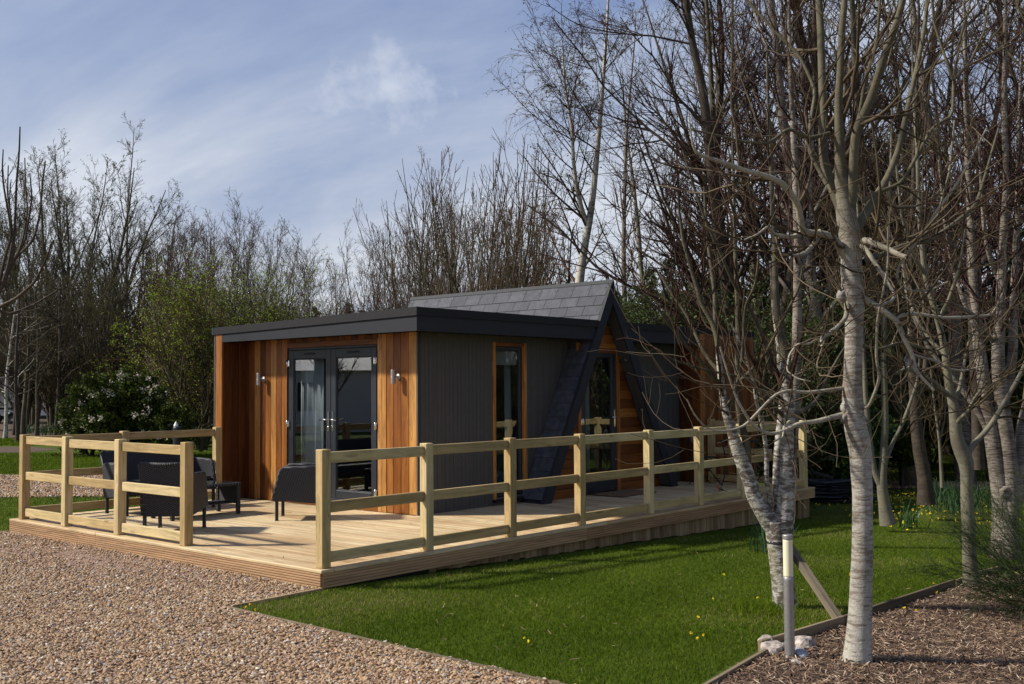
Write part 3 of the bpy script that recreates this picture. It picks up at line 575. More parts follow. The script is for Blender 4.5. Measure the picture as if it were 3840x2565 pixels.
# ---------------------------------------------------------------- cabin
cb = thing('timber_cabin', 'dark grey and cedar cabin with flat roof and slate A-frame gable', 'cabin', (3.4, 2.29, 0))
FX, WX, SY, FY, RX, BY = 2.97, 3.40, 2.29, 1.862, 11.43, 6.17
CEDL = [.30, .22, .34, .62, .86, .18, .45, .92, .25, .60, .74]
def boards(b, ax, a0, a1, plane, z0, z1, w, th, holes=(), tones=None, out=-1, gap=.004, hz=False):
    """cladding boards on a wall plane (ax = axis they are counted along); hz: horizontal"""
    i = 0; a = a0
    while a < a1-.01:
        e = min(a+w, a1) if a1-(a+w) > .03 else a1; segs = [(z0, z1)]
        for h0, h1, hz0, hz1 in holes:
            if e > h0+.01 and a < h1-.01:
                ns = []
                for s in segs:
                    if s[0] < hz0-.01: ns.append((s[0], min(s[1], hz0)))
                    if s[1] > hz1+.01: ns.append((max(s[0], hz1), s[1]))
                segs = ns
                if a < h0 < e: segs2 = (a, h0)
        r = tones[i % len(tones)] if tones else random.random(); d = random.uniform(-.0015, .0015)
        for s in segs:
            p = [0, 0, s[0]]; q = [0, 0, s[1]]; p[ax] = a; q[ax] = e-gap; o = 1-ax; p[o] = plane+out*th+d*0; q[o] = plane
            if hz: pass
            b.box(p, q, ch=.004, rnd=r, grain=2)
        a = e; i += 1
    return b
DO = (3.02, 4.95, 0, 2.19)
# backing walls
b = MB()
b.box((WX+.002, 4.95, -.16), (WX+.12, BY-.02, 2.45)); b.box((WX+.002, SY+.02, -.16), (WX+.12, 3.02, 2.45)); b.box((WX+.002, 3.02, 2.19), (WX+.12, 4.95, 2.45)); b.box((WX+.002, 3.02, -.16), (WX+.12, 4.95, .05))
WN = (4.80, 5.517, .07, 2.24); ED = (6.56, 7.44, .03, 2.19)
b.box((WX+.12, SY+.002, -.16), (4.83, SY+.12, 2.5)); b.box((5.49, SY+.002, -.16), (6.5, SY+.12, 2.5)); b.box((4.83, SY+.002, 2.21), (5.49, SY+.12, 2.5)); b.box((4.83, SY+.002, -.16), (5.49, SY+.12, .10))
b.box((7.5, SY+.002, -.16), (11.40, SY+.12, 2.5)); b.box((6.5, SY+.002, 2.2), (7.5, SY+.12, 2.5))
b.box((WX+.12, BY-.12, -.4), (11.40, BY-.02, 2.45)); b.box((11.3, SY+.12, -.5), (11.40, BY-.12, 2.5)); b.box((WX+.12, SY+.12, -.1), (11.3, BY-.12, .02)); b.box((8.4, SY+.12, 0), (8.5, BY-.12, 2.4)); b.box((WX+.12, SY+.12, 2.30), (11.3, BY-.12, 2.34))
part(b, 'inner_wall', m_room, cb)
b = MB(); n = 0
boards(b, 1, 2.292, 3.02, WX, .0, 2.33, .146, .022, tones=[.93, .52, .42, .58, .80][::1]); boards(b, 1, 4.95, 5.99, WX, 0, 2.33, .131, .022, tones=[.66, .40, .85, .50, .22, .80, .35, .18])
boards(b, 1, 3.02, 4.95, WX, 2.27, 2.33, .134, .022, tones=[.3, .2, .35, .15, .4])
part(b, 'front_cladding', m_cedar, cb)
b = MB()
xx = FX+.002
boards(b, 0, FX+.03, WX-.02, 5.99, .0, 2.31, .14, .015, tones=[.16, .12, .22], out=-1)
b.box((FX, 5.975, -.02), (FX+.028, 6.135, 2.425), ch=.004, rnd=.6, grain=2)
part(b, 'end_fin', m_cedar, cb)
b = MB(); b.box((FX+.03, 5.992, -.16), (WX+.1, 6.13, 2.43)); b.box((FX-.004, 6.137, -.16), (11.43, 6.171, 2.43)); part(b, 'fin_core', m_grey, cb)
b = MB()
boards(b, 0, WX+.03, 4.80, SY, -.03, 2.33, .15, .02, gap=.005); boards(b, 0, 5.517, 6.5, SY, -.03, 2.33, .15, .02); boards(b, 0, 4.80, 5.517, SY, 2.24, 2.33, .15, .02); boards(b, 0, 7.5, 9.58, SY, -.03, 2.33, .15, .02, gap=.005)
x = WX+.105
while x < 9.5:
    if not (4.77 < x < 5.53 or 6.45 < x < 7.52): b.box((x-.0015, SY-.0207, -.03), (x+.0015, SY-.0185, 2.33), mi=1)
    x += .15
b.box((WX-.024, SY-.026, -.03), (WX+.035, SY+.0, 2.33)); part(b, 'side_cladding', [m_grey, m_dark], cb)
b = MB()
b.box((WX-.0275, SY-.03, -.03), (WX+.02, SY-.0265, 2.33), ch=.001); part(b, 'corner_trim', m_frame, cb)
b = MB(); boards(b, 1, FY+.004, SY-.021, 9.576, -.16, 2.6, .142, .02, tones=[.28, .2, .12]); boards(b, 0, 9.56, RX, FY, -.18, 2.5, .145, .022, tones=[.6, .3, .42, .25, .5, .2, .45, .33])
part(b, 'end_block_cladding', m_cedar, cb)
b = MB(); b.box((9.578, FY+.002, -.5), (RX-.004, SY-.004, 2.49)); b.box((RX-.002, FY-.024, -.5), (RX+.03, 6.17, 2.5)); part(b, 'end_block_core', m_grey, cb)
# roof
def zt(y): return 2.603-(y-FY)*.0172
b = MB()
def sl4(b, x0, x1, y0, y1, zb, zt0, mi=0):
    v = [(x0, y0, zb(y0)), (x1, y0, zb(y0)), (x1, y1, zb(y1)), (x0, y1, zb(y1)), (x0, y0, zt0(y0)), (x1, y0, zt0(y0)), (x1, y1, zt0(y1)), (x0, y1, zt0(y1))]
    b.add(v, [[3, 2, 1, 0], [4, 5, 6, 7], [0, 1, 5, 4], [1, 2, 6, 5], [2, 3, 7, 6], [3, 0, 4, 7]], mi=mi)
sl4(b, FX+.06, 6.60, FY+.06, BY-.03, lambda y: 2.345, lambda y: zt(y)-.05); sl4(b, 7.50, RX-.03, FY+.06, BY-.03, lambda y: 2.345, lambda y: zt(y)-.05); sl4(b, 6.60, 7.50, 2.35, BY-.03, lambda y: 2.345, lambda y: zt(y)-.05); part(b, 'roof_slab', m_dark, cb)
b = MB()
sl4(b, FX, FX+.025, FY, 5.973, lambda y: 2.31, lambda y: zt(y)-.098); b.box((FX+.026, FY, 2.31), (6.62, FY+.024, 2.503), ch=.001); b.box((7.48, FY, 2.31), (9.55, FY+.024, 2.503), ch=.001)
sl4(b, FX+.026, WX, FY+.025, 5.98, lambda y: 2.334, lambda y: 2.343); sl4(b, WX, 6.60, FY+.025, SY-.02, lambda y: 2.334, lambda y: 2.343); sl4(b, 7.5, 9.55, FY+.025, SY-.02, lambda y: 2.334, lambda y: 2.343)
part(b, 'fascia', m_anth, cb)
b = MB()
for x0, x1, y0, y1 in ((FX-.018, FX+.07, FY-.018, 6.20), (RX-.05, RX+.045, FY-.018, 6.20)): sl4(b, x0, x1, y0, y1, lambda y: zt(y)-.104, lambda y: zt(y))
for x0, x1, y0, y1 in ((FX+.0701, 6.70, FY-.0179, FY+.07), (7.40, RX-.0501, FY-.0179, FY+.07), (FX+.0701, RX-.0501, 6.11, 6.199)): sl4(b, x0, x1, y0, y1, lambda y: zt(y)-.1045, lambda y: zt(y)-.001)
s = MB()
for q in range(14): yy = FY+.12+q*.31; s.lathe([(.005, 0), (.004, .003)], (0, 0, 0), 6); s.v[-1] = s.v[-1][:, [2, 1, 0]]*np.array([-1, 1, 1])+np.array([FX-.0185, yy, zt(yy)-.06])
for q in range(9): yy = FY+.12+q*.47; s.lathe([(.005, 0), (.004, .003)], (0, 0, 0), 6); s.v[-1] = s.v[-1][:, [2, 1, 0]]*np.array([-1, 1, 1])+np.array([FX-.0005, yy, zt(yy)-.19])
cp = part(b, 'roof_trim', m_cap, cb); s.build('screws', m_black, cp)
b = MB(); b.box((FX-.021, FY+.03, zt(FY)-.106), (FX-.0185, FY-.021, zt(FY)+.001)); b.box((FX-.021, 6.165, zt(6.2)-.106), (FX-.0185, 6.205, zt(6.2)+.002)); part(b, 'trim_joint', m_frame, cb)
# A-frame gable: two sloping slabs, slates outside, painted boards inside
AX, AZ, AY0, AY1 = 7.045, 3.215, 1.835, 6.215; LF, RF = 5.35, 8.80; TH = .15
def aslab(b, sgn, y0, y1, t0, t1, zb=0.0, zc=None):
    """slab between offsets t0..t1 measured inward (horizontally) from the outer slope line"""
    fx = LF if sgn < 0 else RF; k = (AX-fx)/AZ
    def X(z, t): return fx+k*z-sgn*t
    zc = AZ if zc is None else zc
    def ztop(t): return min(zc, AZ-t/abs(k))
    p = [(X(zb, t0), zb), (X(ztop(t0), t0), ztop(t0)), (X(ztop(t1), t1), ztop(t1)), (X(zb, t1), zb)]
    b.prism(p, y0, y1, 1)
b = MB()
for sg in (-1, 1): aslab(b, sg, AY0+.026, SY-.022, .012, TH-.012)
for sg in (-1, 1): aslab(b, sg, SY-.022, AY1-.02, .012, TH-.012, 2.5)
part(b, 'gable_slab', m_frame, cb)
b = MB()
for sg in (-1, 1):
    b = MB(); aslab(b, sg, AY0-.002*(sg > 0), AY0+.025, -.008, TH+.028); aslab(b, sg, AY0+.0255, AY0+.06, -.010, .0115)
    part(b, 'bargeboard', m_anth, cb)
    b = MB(); aslab(b, sg, AY1-.02, AY1, -.01, TH, 2.5); part(b, 'bargeboard', m_anth, cb)
b = MB(); b.prism([(AX-.03, 3.0), (AX, 2.86), (AX+.03, 3.0), (AX, 3.16)], AY0-.008, AY0-.0025, 1); part(b, 'finial', m_anth, cb)
b = MB()
b.prism([(AX-.032, AZ-.040), (AX-.030, AZ-.030), (AX, AZ+.020), (AX+.030, AZ-.030), (AX+.032, AZ-.040), (AX, AZ+.010)], AY0-.012, AY1+.01, 1); part(b, 'ridge_cap', m_anth, cb)
b = MB(); m_n = 0
for sg in (1,):
    fx = RF; k = (AX-fx)/AZ; z = .03
    while z < 2.85:
        z1 = z+.165
        def X(z, t): return fx+k*z-t
        b.prism([(X(z, TH-.012), z), (X(z1-.004, TH-.012), z1-.004), (X(z1-.004, TH+.008), z1-.004), (X(z, TH+.008), z)], AY0+.026, 2.06, 1); z = z1
part(b, 'soffit_boards', m_grey, cb)
sl = MB(); rnail = MB()
kx = (AX-LF)/AZ; SLn = math.hypot(1, kx)
def slates(sg, rows, y0, y1, w):
    fx = LF if sg < 0 else RF; k = (AX-fx)/AZ; out = np.array([sg*1.0, 0, abs(k)]); out /= np.linalg.norm(out)
    for ri, (zb, zt_) in enumerate(rows):
        y = y0-(w/2 if ri % 2 else 0)+.0
        while y < y1-.02:
            a, c = max(y, y0), min(y+w, y1)
            if c-a > .03:
                def Pt(yy, z, t): return np.array([fx+k*z, yy, z])+out*t
                g = .0035; ov = .03; j = random.uniform(-.0012, .0012)
                v = [Pt(a+g, zb, .008+j), Pt(c-g, zb, .008+j), Pt(c-g, zt_+ov, .001), Pt(a+g, zt_+ov, .001), Pt(a+g, zb, .0155+j), Pt(c-g, zb, .0155+j), Pt(c-g, zt_+ov, .005), Pt(a+g, zt_+ov, .005)]
                F = [[3, 2, 1, 0], [4, 5, 6, 7], [0, 1, 5, 4], [1, 2, 6, 5], [2, 3, 7, 6], [3, 0, 4, 7]]
                if sg > 0: F = [q[::-1] for q in F]
                if sg > 0: v = v
                sl.add(v, F, rnd=random.random())
                if ri == 0 and sg < 0 and zb > 2.8:
                    for yy in (a+.03, c-.03): n_ = Pt(yy, zt_-.03, .0125); rnail.box(n_-.004, n_+.004)
            y += w
up = []; z = AZ-.075
while z > 2.47: up.append((z-.152, z)); z -= .152
slates(-1, up, AY0+.05, AY1-.02, .325); slates(1, up, AY0+.05, AY1-.02, .325)
lo = []; z = 2.33
while z > .06: lo.append((max(z-.19, .012), z)); z -= .19
slates(-1, lo, AY0+.05, SY-.024, .7); slates(1, lo, AY0+.05, SY-.024, .7)
o = part(sl, 'slate_roof', m_slate, cb); rnail.build('nail_heads', m_black, o)
# entry wall inside the gable, horizontal cedar boards
EY = 2.08; b = MB(); z = 0
def insx(z, s): k = (AX-LF)/AZ; return LF+k*z+TH if s < 0 else RF-(RF-AX)/AZ*z-TH
tn = [.35, .25, .42, .3, .22, .5, .3, .18, .6, .24, .4, .3, .2, .35, .45, .3, .5, .3, .2, .3]; i = 0
while z < 2.80:
    z1 = z+.142; a, c = insx(z+.07, -1)-.03, insx(z+.07, 1)+.03
    for s0, s1 in (((a, 6.47), (7.53, c)) if z1 < 2.27 else ((a, c),)):
        if s1-s0 > .05: b.box((s0, EY, z), (s1, EY+.02, z1-.004), ch=.003, rnd=tn[i % 20], grain=0)
    z = z1; i += 1
part(b, 'entry_cladding', m_cedar, cb)
b = MB(); q_ = lambda z, s: insx(z, s)+(.07 if s > 0 else -.07)
b.prism([(q_(0, -1), 0), (6.5, 0), (6.5, 2.2), (q_(2.2, -1), 2.2)], EY+.0205, SY-.001, 1); b.prism([(7.5, 0), (q_(0, 1), 0), (q_(2.2, 1), 2.2), (7.5, 2.2)], EY+.0205, SY-.001, 1)
b.prism([(q_(2.2, -1), 2.202), (q_(2.2, 1), 2.202), (q_(2.85, 1), 2.85), (q_(2.85, -1), 2.85)], EY+.0205, SY+.06, 1); part(b, 'entry_core', m_dark, cb)
b = MB(); 
for a, c in (((6.47, EY-.012, .0), (6.545, EY+.03, 2.275)), ((7.455, EY-.012, .0), (7.53, EY+.03, 2.275)), ((6.545, EY-.012, 2.2), (7.455, EY+.03, 2.275))): b.box(a, c, rnd=.6, grain=2 if c[2]-a[2] > 1 else 0)
part(b, 'entry_trim', m_cedar, cb)
def leaf(pname, ax, o0, o1, pl, z0, z1, fw, parent, bot=.11, top=.12, dep=.06):
    """a glazed leaf: frame with hole, lying in plane ax'=pl"""
    f = MB(); 
    def bx(a0, a1, b0, b1, t0, t1, mb=f, ch=.006):
        p = [0, 0, b0]; q = [0, 0, b1]; p[ax] = a0; q[ax] = a1; p[1-ax] = pl+t0; q[1-ax] = pl+t1; mb.box(p, q, ch=ch)
    bx(o0, o0+fw, z0, z1, 0, dep); bx(o1-fw, o1, z0, z1, 0, dep); bx(o0+fw, o1-fw, z1-top, z1, 0.001, dep-.001); bx(o0+fw, o1-fw, z0, z0+bot, 0.001, dep-.001)
    for a0, a1, b0, b1 in ((o0+fw, o0+fw+.012, z0+bot, z1-top), (o1-fw-.012, o1-fw, z0+bot, z1-top), (o0+fw, o1-fw, z1-top-.012, z1-top), (o0+fw, o1-fw, z0+bot, z0+bot+.012)): bx(a0, a1, b0, b1, .012, dep-.02)
    fo = part(f, pname, m_frame, parent)
    g = MB(); bx(o0+fw-.005, o1-fw+.005, z0+bot-.005, z1-top+.005, .022, .028, g, 0); go = g.build('glass', m_glass, fo)
    return fo
# cabin > french_door (frame, glass, handle, hinges)
b = MB(); py = WX-.030
b.box((py, 4.95, .0), (WX+.07, 5.03, 2.275), rnd=.55, grain=2); b.box((py, 2.94, .0), (WX+.07, 3.02, 2.275), rnd=.9, grain=2); b.box((py, 3.02, 2.20), (WX+.07, 4.95, 2.272), rnd=.35, grain=1); b.box((py, 3.02, 0), (WX+.07, 4.95, .075), rnd=.5, grain=1)
b.box((py-.0, 2.855, .0), (WX-.0225, 2.936, 2.325), rnd=.85, grain=2)
part(b, 'front_door_trim', m_cedar, cb)
b = MB(); b.box((WX-.012, 3.022, .077), (WX+.06, 3.05, 2.198)); b.box((WX-.012, 4.92, .077), (WX+.06, 4.948, 2.198)); b.box((WX-.012, 3.05, 2.165), (WX+.06, 4.92, 2.198)); b.box((WX-.03, 3.05, .077), (WX+.06, 4.92, .115)); part(b, 'front_door_frame', m_frame, cb)
hd = []
for o0, o1, hs in ((3.052, 3.982, 1), (3.988, 4.918, -1)):
    fo = leaf('french_door', 1, o0, o1, WX-.022, .118, 2.163, .105, cb, .115, .125, .06)
    hy = (o1-.045) if hs > 0 else (o0+.045); h = MB(); X0 = WX-.022
    h.box((X0-.010, hy-.016, 1.03), (X0-.0005, hy+.016, 1.30), ch=.004); h.tube([(X0-.01, hy, 1.19), (X0-.05, hy, 1.19), (X0-.055, hy-hs*.02, 1.19), (X0-.055, hy-hs*.13, 1.185)], .009, 8); h.tube([(X0-.016, hy, 1.09), (X0-.008, hy, 1.09)], .012, 8)
    ho = h.build('handle', m_chrome, fo)
    g = MB(); oy = o0-.004 if hs > 0 else o1+.004
    for zh in (.24, 1.12, 1.98): g = MB(); g.box((X0-.022, oy-.035*(1 if hs < 0 else .4), zh-.045), (X0-.001, oy+.035*(.4 if hs < 0 else 1), zh+.045), ch=.008); g.tube([(X0-.026, oy, zh-.05), (X0-.026, oy, zh+.05)], .012, 8); go = g.build('hinge', m_chrome, fo)
    v_ = MB(); c_ = (o0+o1)/2; v_.box((X0-.008, c_-.12, 2.095), (X0-.0005, c_+.12, 2.118), ch=.004); vo = v_.build('vent', m_cap, fo)
# window
b = MB(); o0 = SY-.032
b.box((4.80, o0, .07), (4.856, SY+.07, 2.24), rnd=.75, grain=2); b.box((5.46, o0, .07), (5.517, SY+.07, 2.24), rnd=.8, grain=2); b.box((4.856, o0, 2.185), (5.46, SY+.07, 2.24), rnd=.3, grain=0); part(b, 'window_trim', m_cedar, cb)
wf = leaf('window', 0, 4.857, 5.459, SY+.01, .11, 2.184, .055, cb, .055, .05, .055)
b = MB(); b.box((4.775, SY-.085, .045), (5.55, SY+.06, .085)); part(b, 'window_sill', m_cap, cb)
b = MB(); b.box((4.9, SY+.075, 1.93), (5.42, SY+.085, 2.15)); part(b, 'window_blind', m_blind, cb)
# entry door
fo = leaf('entry_door', 0, 6.548, 7.452, EY+.005, .03, 2.198, .12, cb, .16, .13, .06)
h = MB(); hx = 7.40; X0 = EY+.005; h.box((hx-.016, X0-.010, 1.0), (hx+.016, X0-.0005, 1.26), ch=.004); h.tube([(hx, X0-.01, 1.15), (hx, X0-.05, 1.15), (hx-.02, X0-.055, 1.15), (hx-.13, X0-.055, 1.15)], .009, 8)
h.build('handle', m_chrome, fo)
for zh in (.30, 1.05, 1.90): g = MB(); g.box((6.53, X0-.024, zh), (6.60, X0-.001, zh+.09), ch=.008); g.tube([(6.55, X0-.028, zh-.01), (6.55, X0-.028, zh+.10)], .012, 8); g.build('hinge', m_chrome, fo)
# spotlights in the gable soffit
kR = (AX-RF)/AZ; nr = np.array([-1, 0, kR]); nr = nr/np.linalg.norm(nr); nr = np.array([-1.0, 0, -abs(kR)]); nr /= np.linalg.norm(nr)
def disc(b, c, n, prof, k=16):
    n = np.asarray(n, float); a = nrm(np.cross(n, (0, 1, .01))); e = np.cross(n, a); v = []; m_ = len(prof)
    for r, z in prof:
        for i in range(k): t = 2*math.pi*i/k; v.append(np.asarray(c)+n*z+a*r*math.cos(t)+e*r*math.sin(t))
    f = [[j*k+i, j*k+(i+1) % k, (j+1)*k+(i+1) % k, (j+1)*k+i] for j in range(m_-1) for i in range(k)]+[list(range(k))[::-1], list(range((m_-1)*k, m_*k))]; b.add(v, f, smooth=True)
for z in (2.03, 1.245):
    c = np.array([RF+kR*z-TH-.0095, 1.955, z]); b = MB(); disc(b, c, nr, [(.048, -.004), (.048, .006), (.034, .008), (.030, .001)]); part(b, 'spotlight', m_frame, cb)
    q = cb.children[-1]; g = MB(); disc(g, c, nr, [(.030, .0015), (.024, .004), (.004, .005)]); g.build('lens', m_steel, q)
# wall lights
def walllight(y, label):
    t = thing('wall_light', label, 'wall light', (WX-.0225, y, 1.76), group='steel wall lights on the cedar front')
    b = MB(); disc(b, (0, 0, 0), (-1, 0, 0), [(.042, 0), (.042, .012), (.034, .018), (.014, .02), (.014, .07)]); b.build('wall_plate', m_steel, t)
    b = MB(); b.lathe([(.026, -.09), (.031, -.088), (.031, .0), (.0295, .001), (.0295, .003), (.031, .004), (.031, .088), (.027, .09)], (-.098, 0, 0), 18); b.build('lamp_body', m_steel, t)
walllight(5.50, 'small steel tube light left of the glazed double doors'); walllight(2.62, 'small steel tube light between the glazed doors and the cabin corner')
# things seen through the glass
def curtain(name, label, ax, a0, a1, pl, z0, z1, mt, amp=.03, wl=.11):
    n = 60; v = []
    for i in range(n+1):
        a = a0+(a1-a0)*i/n; o = pl+amp*math.sin(a*2*math.pi/wl)+amp*.4*math.sin(a*17)
        for z in (z0, z1): p = [0, 0, z]; p[ax] = a; p[1-ax] = o; v.append(p)
    f = [[2*i, 2*i+2, 2*i+3, 2*i+1] for i in range(n)]; me = arrmesh(name, np.array(v), np.array(f), mt, True); o = link(name, me); md = o.modifiers.new('thick', 'SOLIDIFY'); md.thickness = .004
    return tag(o, label, 'curtain')
curtain('curtain', 'white curtain hanging inside the left glazed door', 1, 4.30, 4.86, WX+.16, .06, 2.2, m_curt, .035, .19)
curtain('curtain', 'pale curtain edge inside the narrow side window', 0, 5.25, 5.42, SY+.17, .1, 1.95, m_blind, .015)
curtain('curtain', 'pale curtain strip inside the entry door', 0, 7.0, 7.2, EY+.33, .05, 2.1, m_blind, .015)
t = thing('indoor_sofa', 'dark teal sofa inside behind the right glazed door', 'sofa', (4.6, 3.3, .02)); b = MB()
b.box((0, -.9, .05), (.85, .9, .42), ch=.05); b.build('seat', m_teal, t); b = MB(); b.box((.65, -.9, .42), (.87, .9, .8), ch=.06); b.build('backrest', m_teal, t)
# ---------------------------------------------------------------- deck furniture
def panel(b, pts, th, nrmv, gx=None):
    """thick panel from a planar polygon (list of 3d points), woven pattern follows the plane"""
    P = np.array(pts, float); n = nrm(np.asarray(nrmv, float)); e = nrm(P[1]-P[0]); f = np.cross(n, e); N = len(P)
    g = np.column_stack([(P-P[0]) @ e, (P-P[0]) @ f, np.zeros(N)]); V = np.vstack([P-n*th/2, P+n*th/2]); G = np.vstack([g, g])
    F = [list(range(N))[::-1], list(range(N, 2*N))]+[[i, (i+1) % N, (i+1) % N+N, i+N] for i in range(N)]
    if np.cross(P[1]-P[0], P[2]-P[1]) @ n < 0: F = [q[::-1] for q in F]
    return b.add(V, F, G)
def armchair(name, label, loc, rz, w=.58, d=.56, group=None, cat='armchair', nleg=2):
    """local: faces -Y... front at y=-d/2, back at y=+d/2"""
    t = thing(name, label, cat, loc, rz, group); hw = w/2; fy, by = -d/2, d/2
    for sx in (-1, 1):
        for yy in (fy+.03, by-.03):
            b = MB(); x = sx*(hw-.03); b.box((x-.019, yy-.019, 0), (x+.019, yy+.019, .27), ch=.006); b.box((x-.021, yy-.021, -.0), (x+.021, yy+.021, .012)); b.build('leg', m_rattan, t)
        b = MB(); x = sx*(hw-.02)
        pr = [(fy-.01, .25), (fy+.03, .42), (fy+.07, .59), (fy+.10, .635), (by-.04, .645), (by+.03, .62), (by+.02, .30), (by-.01, .20), (fy+.12, .24)]
        if sx < 0: pr = pr
        panel(b, [(x, y, z) for y, z in pr], .05, (1, 0, 0))
        b.tube([(x, y, z) for y, z in pr[0:6]], .026, 8)
        b.build('arm', m_rattan, t)
    b = MB(); panel(b, [(-hw+.05, by-.03, .19), (hw-.05, by-.03, .19), (hw-.01, by+.085, .775), (-hw+.01, by+.085, .775)], .045, (0, 1, -.18)); b.tube([(-hw+.01, by+.085, .78), (0, by+.095, .77), (hw-.01, by+.085, .78)], .026, 8)
    for sx in (-1, 1): b.tube([(sx*(hw-.045), by-.03, .22), (sx*(hw-.01), by+.085, .78)], .024, 8)
    b.build('backrest', m_rattan, t)
    b = MB(); b.box((-hw+.05, fy+.01, .26), (hw-.05, by-.04, .37), ch=.01); b.build('seat', m_rattan, t)
    b = MB(); b.box((-hw+.06, fy+.02, .372), (hw-.06, by-.05, .43), ch=.02); b.build('cushion', m_strap, t)
    return t
armchair('rattan_armchair', 'dark rattan armchair seen from behind, against the railing end post', (.70, 3.50, .002), math.radians(40-180+90+180-0)-math.pi*0 if False else math.radians(130), group='rattan garden seating')
armchair('rattan_armchair', 'dark rattan armchair in front of the glazed double doors', (2.32, 3.29, .002), math.radians(135+90), group='rattan garden seating')
armchair('rattan_sofa', 'dark rattan two seat sofa along the rear railing', (1.72, 5.50, .002), 0, w=1.34, d=.56, group='rattan garden seating', cat='garden sofa')
t = thing('coffee_table', 'low dark rattan table with glass top in front of the sofa', 'table', (1.62, 4.53, .002))
b = MB(); b.box((-.49, -.25, .37), (.52, .25, .405), ch=.01); b.build('table_frame', m_rattan, t)
b = MB(); b.box((-.45, -.21, .4055), (.48, .21, .411), ch=.001); b.build('glass_top', m_glass, t)
for sx in (-1, 1):
    x = .015+sx*.475
    for sy in (-1, 1): b = MB(); b.box((x-.024, sy*.22-.024, 0), (x+.024, sy*.22+.024, .369), ch=.006); b.build('leg', m_rattan, t)
    b = MB(); panel(b, [(x, -.196, .13), (x, .196, .13), (x, .196, .369), (x, -.196, .369)], .02, (1, 0, 0)); b.build('end_panel', m_rattan, t)
b = MB(); b.box((-.43, -.19, .14), (.46, .19, .155)); b.build('shelf', m_rattan, t)
# bistro set
t = thing('bistro_table', 'small round black metal folding table at the far end of the deck', 'table', (9.53, 1.12, .002))
b = MB(); b.lathe([(.0, .70), (.30, .70), (.32, .705), (.322, .725), (.318, .73), (.0, .731)], k=32); b.build('table_top', m_black, t)
for sx in (-1, 1):
    for sy in (-1, 1):
        b = MB(); pts = [(sx*.28, sy*.16, .70), (sx*.20, sy*.16, .55), (sx*.15, sy*.16, .38), (sx*.17, sy*.16, .2), (sx*.26, sy*.17, .04), (sx*.29, sy*.17, .0)]; b.tube(pts, .010, 8); b.build('leg', m_black, t)
def bistro(loc, rz, label):
    t = thing('bistro_chair', label, 'chair', loc, rz, 'metal bistro chairs'); b = MB()
    b.lathe([(0, .44), (.19, .44), (.20, .45), (.19, .458), (0, .46)], k=24); b.build('seat', m_black, t)
    for sx in (-1, 1):
        b = MB(); b.tube([(sx*.17, .20, 0), (sx*.17, .02, .24), (sx*.17, -.17, .45)], .009, 8); b.build('leg', m_black, t)
        b = MB(); b.tube([(sx*.18, -.20, 0), (sx*.18, .05, .30), (sx*.18, .16, .45)], .009, 8); b.build('leg', m_black, t)
    b = MB(); a = [(-.18, .16, .45), (-.18, .21, .70), (-.14, .235, .86), (0, .245, .93), (.14, .235, .86), (.18, .21, .70), (.18, .16, .45)]; b.tube(a, .009, 8)
    b.tube([(-.18, .195, .62), (.18, .195, .62)], .006, 6); b.tube([(-.08, .195, .62), (-.11, .20, .67), (-.05, .21, .69), (0, .2, .63), (.05, .21, .69), (.11, .20, .67), (.08, .195, .62)], .005, 6); b.build('back_frame', m_black, t)
    b = MB(); disc(b, (0, .225, .77), (0, -1, .12), [(.085, -.008), (.085, .006), (.075, .01), (.0, .011)], 20); b.build('medallion', m_tile, t); b = MB(); b.tube([(-.17, .02, .24), (.17, .02, .24)], .006, 6); b.tube([(-.17, -.19, .1), (.17, -.19, .1)], .006, 6); b.build('stretcher', m_black, t)
bistro((9.28, 1.62, .002), math.radians(60), 'black metal folding chair with mosaic back, left of the round table')
bistro((9.62, .62, .002), math.radians(170), 'black metal folding chair behind the birch trunks, right of the round table')
t = thing('doormat', 'brown coir doormat in front of the A-frame entrance', 'doormat', (7.18, 1.78, .003), math.radians(2)); b = MB()
b.box((-.42, -.26, 0), (.50, .26, .022), ch=.006); b.build('mat_pile', m_coir, t); b = MB(); b.box((-.43, -.27, -.001), (.51, .27, .006), ch=.002); b.build('mat_edge', m_rubber, t)
# robin on the bottom rail
def skin(name, verts, edges, radii, mt, parent=None, sub=2):
    me = bpy.data.meshes.new(name); me.from_pydata([tuple(v) for v in verts], edges, []); me.materials.append(mt); o = link(name, me, parent)
    md = o.modifiers.new('skin', 'SKIN'); md.use_smooth_shade = True
    for i, r in enumerate(radii): d = me.skin_vertices[0].data[i]; d.radius = (r, r); d.use_root = (i == 0)
    s2 = o.modifiers.new('sub', 'SUBSURF'); s2.levels = sub; s2.render_levels = sub; return o
M, nt, b_ = mat('robin_plumage'); tc = nd(nt, 'ShaderNodeTexCoord'); sp = nd(nt, 'ShaderNodeSeparateXYZ', {0: tc.outputs['Object']})
put(nt, b_, 'Base Color', ramp(nt, mth(nt, 'MULTIPLY_ADD', sp.outputs[0], 9.0, .5), [(.0, (.30, .075, .02)), (.52, (.28, .09, .03)), (.62, (.10, .07, .04)), (1, (.08, .055, .035))])); m_robin = M
t = thing('robin', 'small brown robin with red breast perched on the lowest rail', 'bird', (7.06, .075, .146), math.radians(-50))
skin('body', [(.0, 0, .045), (-.022, 0, .072), (-.03, 0, .092), (.03, 0, .03), (.055, 0, .012)], [(0, 1), (1, 2), (0, 3), (3, 4)], [.027, .021, .015, .016, .006], m_robin, t)
b = MB(); b.prism([(.045, -.008), (.115, -.012), (.115, .012), (.045, .008)], 0, .004, 2); b.v[-1] = b.v[-1]+np.array([0, 0, .02])-np.array([0, 0, 1])*((b.v[-1][:, :1]-.045)*.35); b.build('tail', m_robin, t)
b = MB(); b.tube([(-.043, 0, .093), (-.056, 0, .09)], [.003, .0006], 6); b.build('beak', m_black, t)
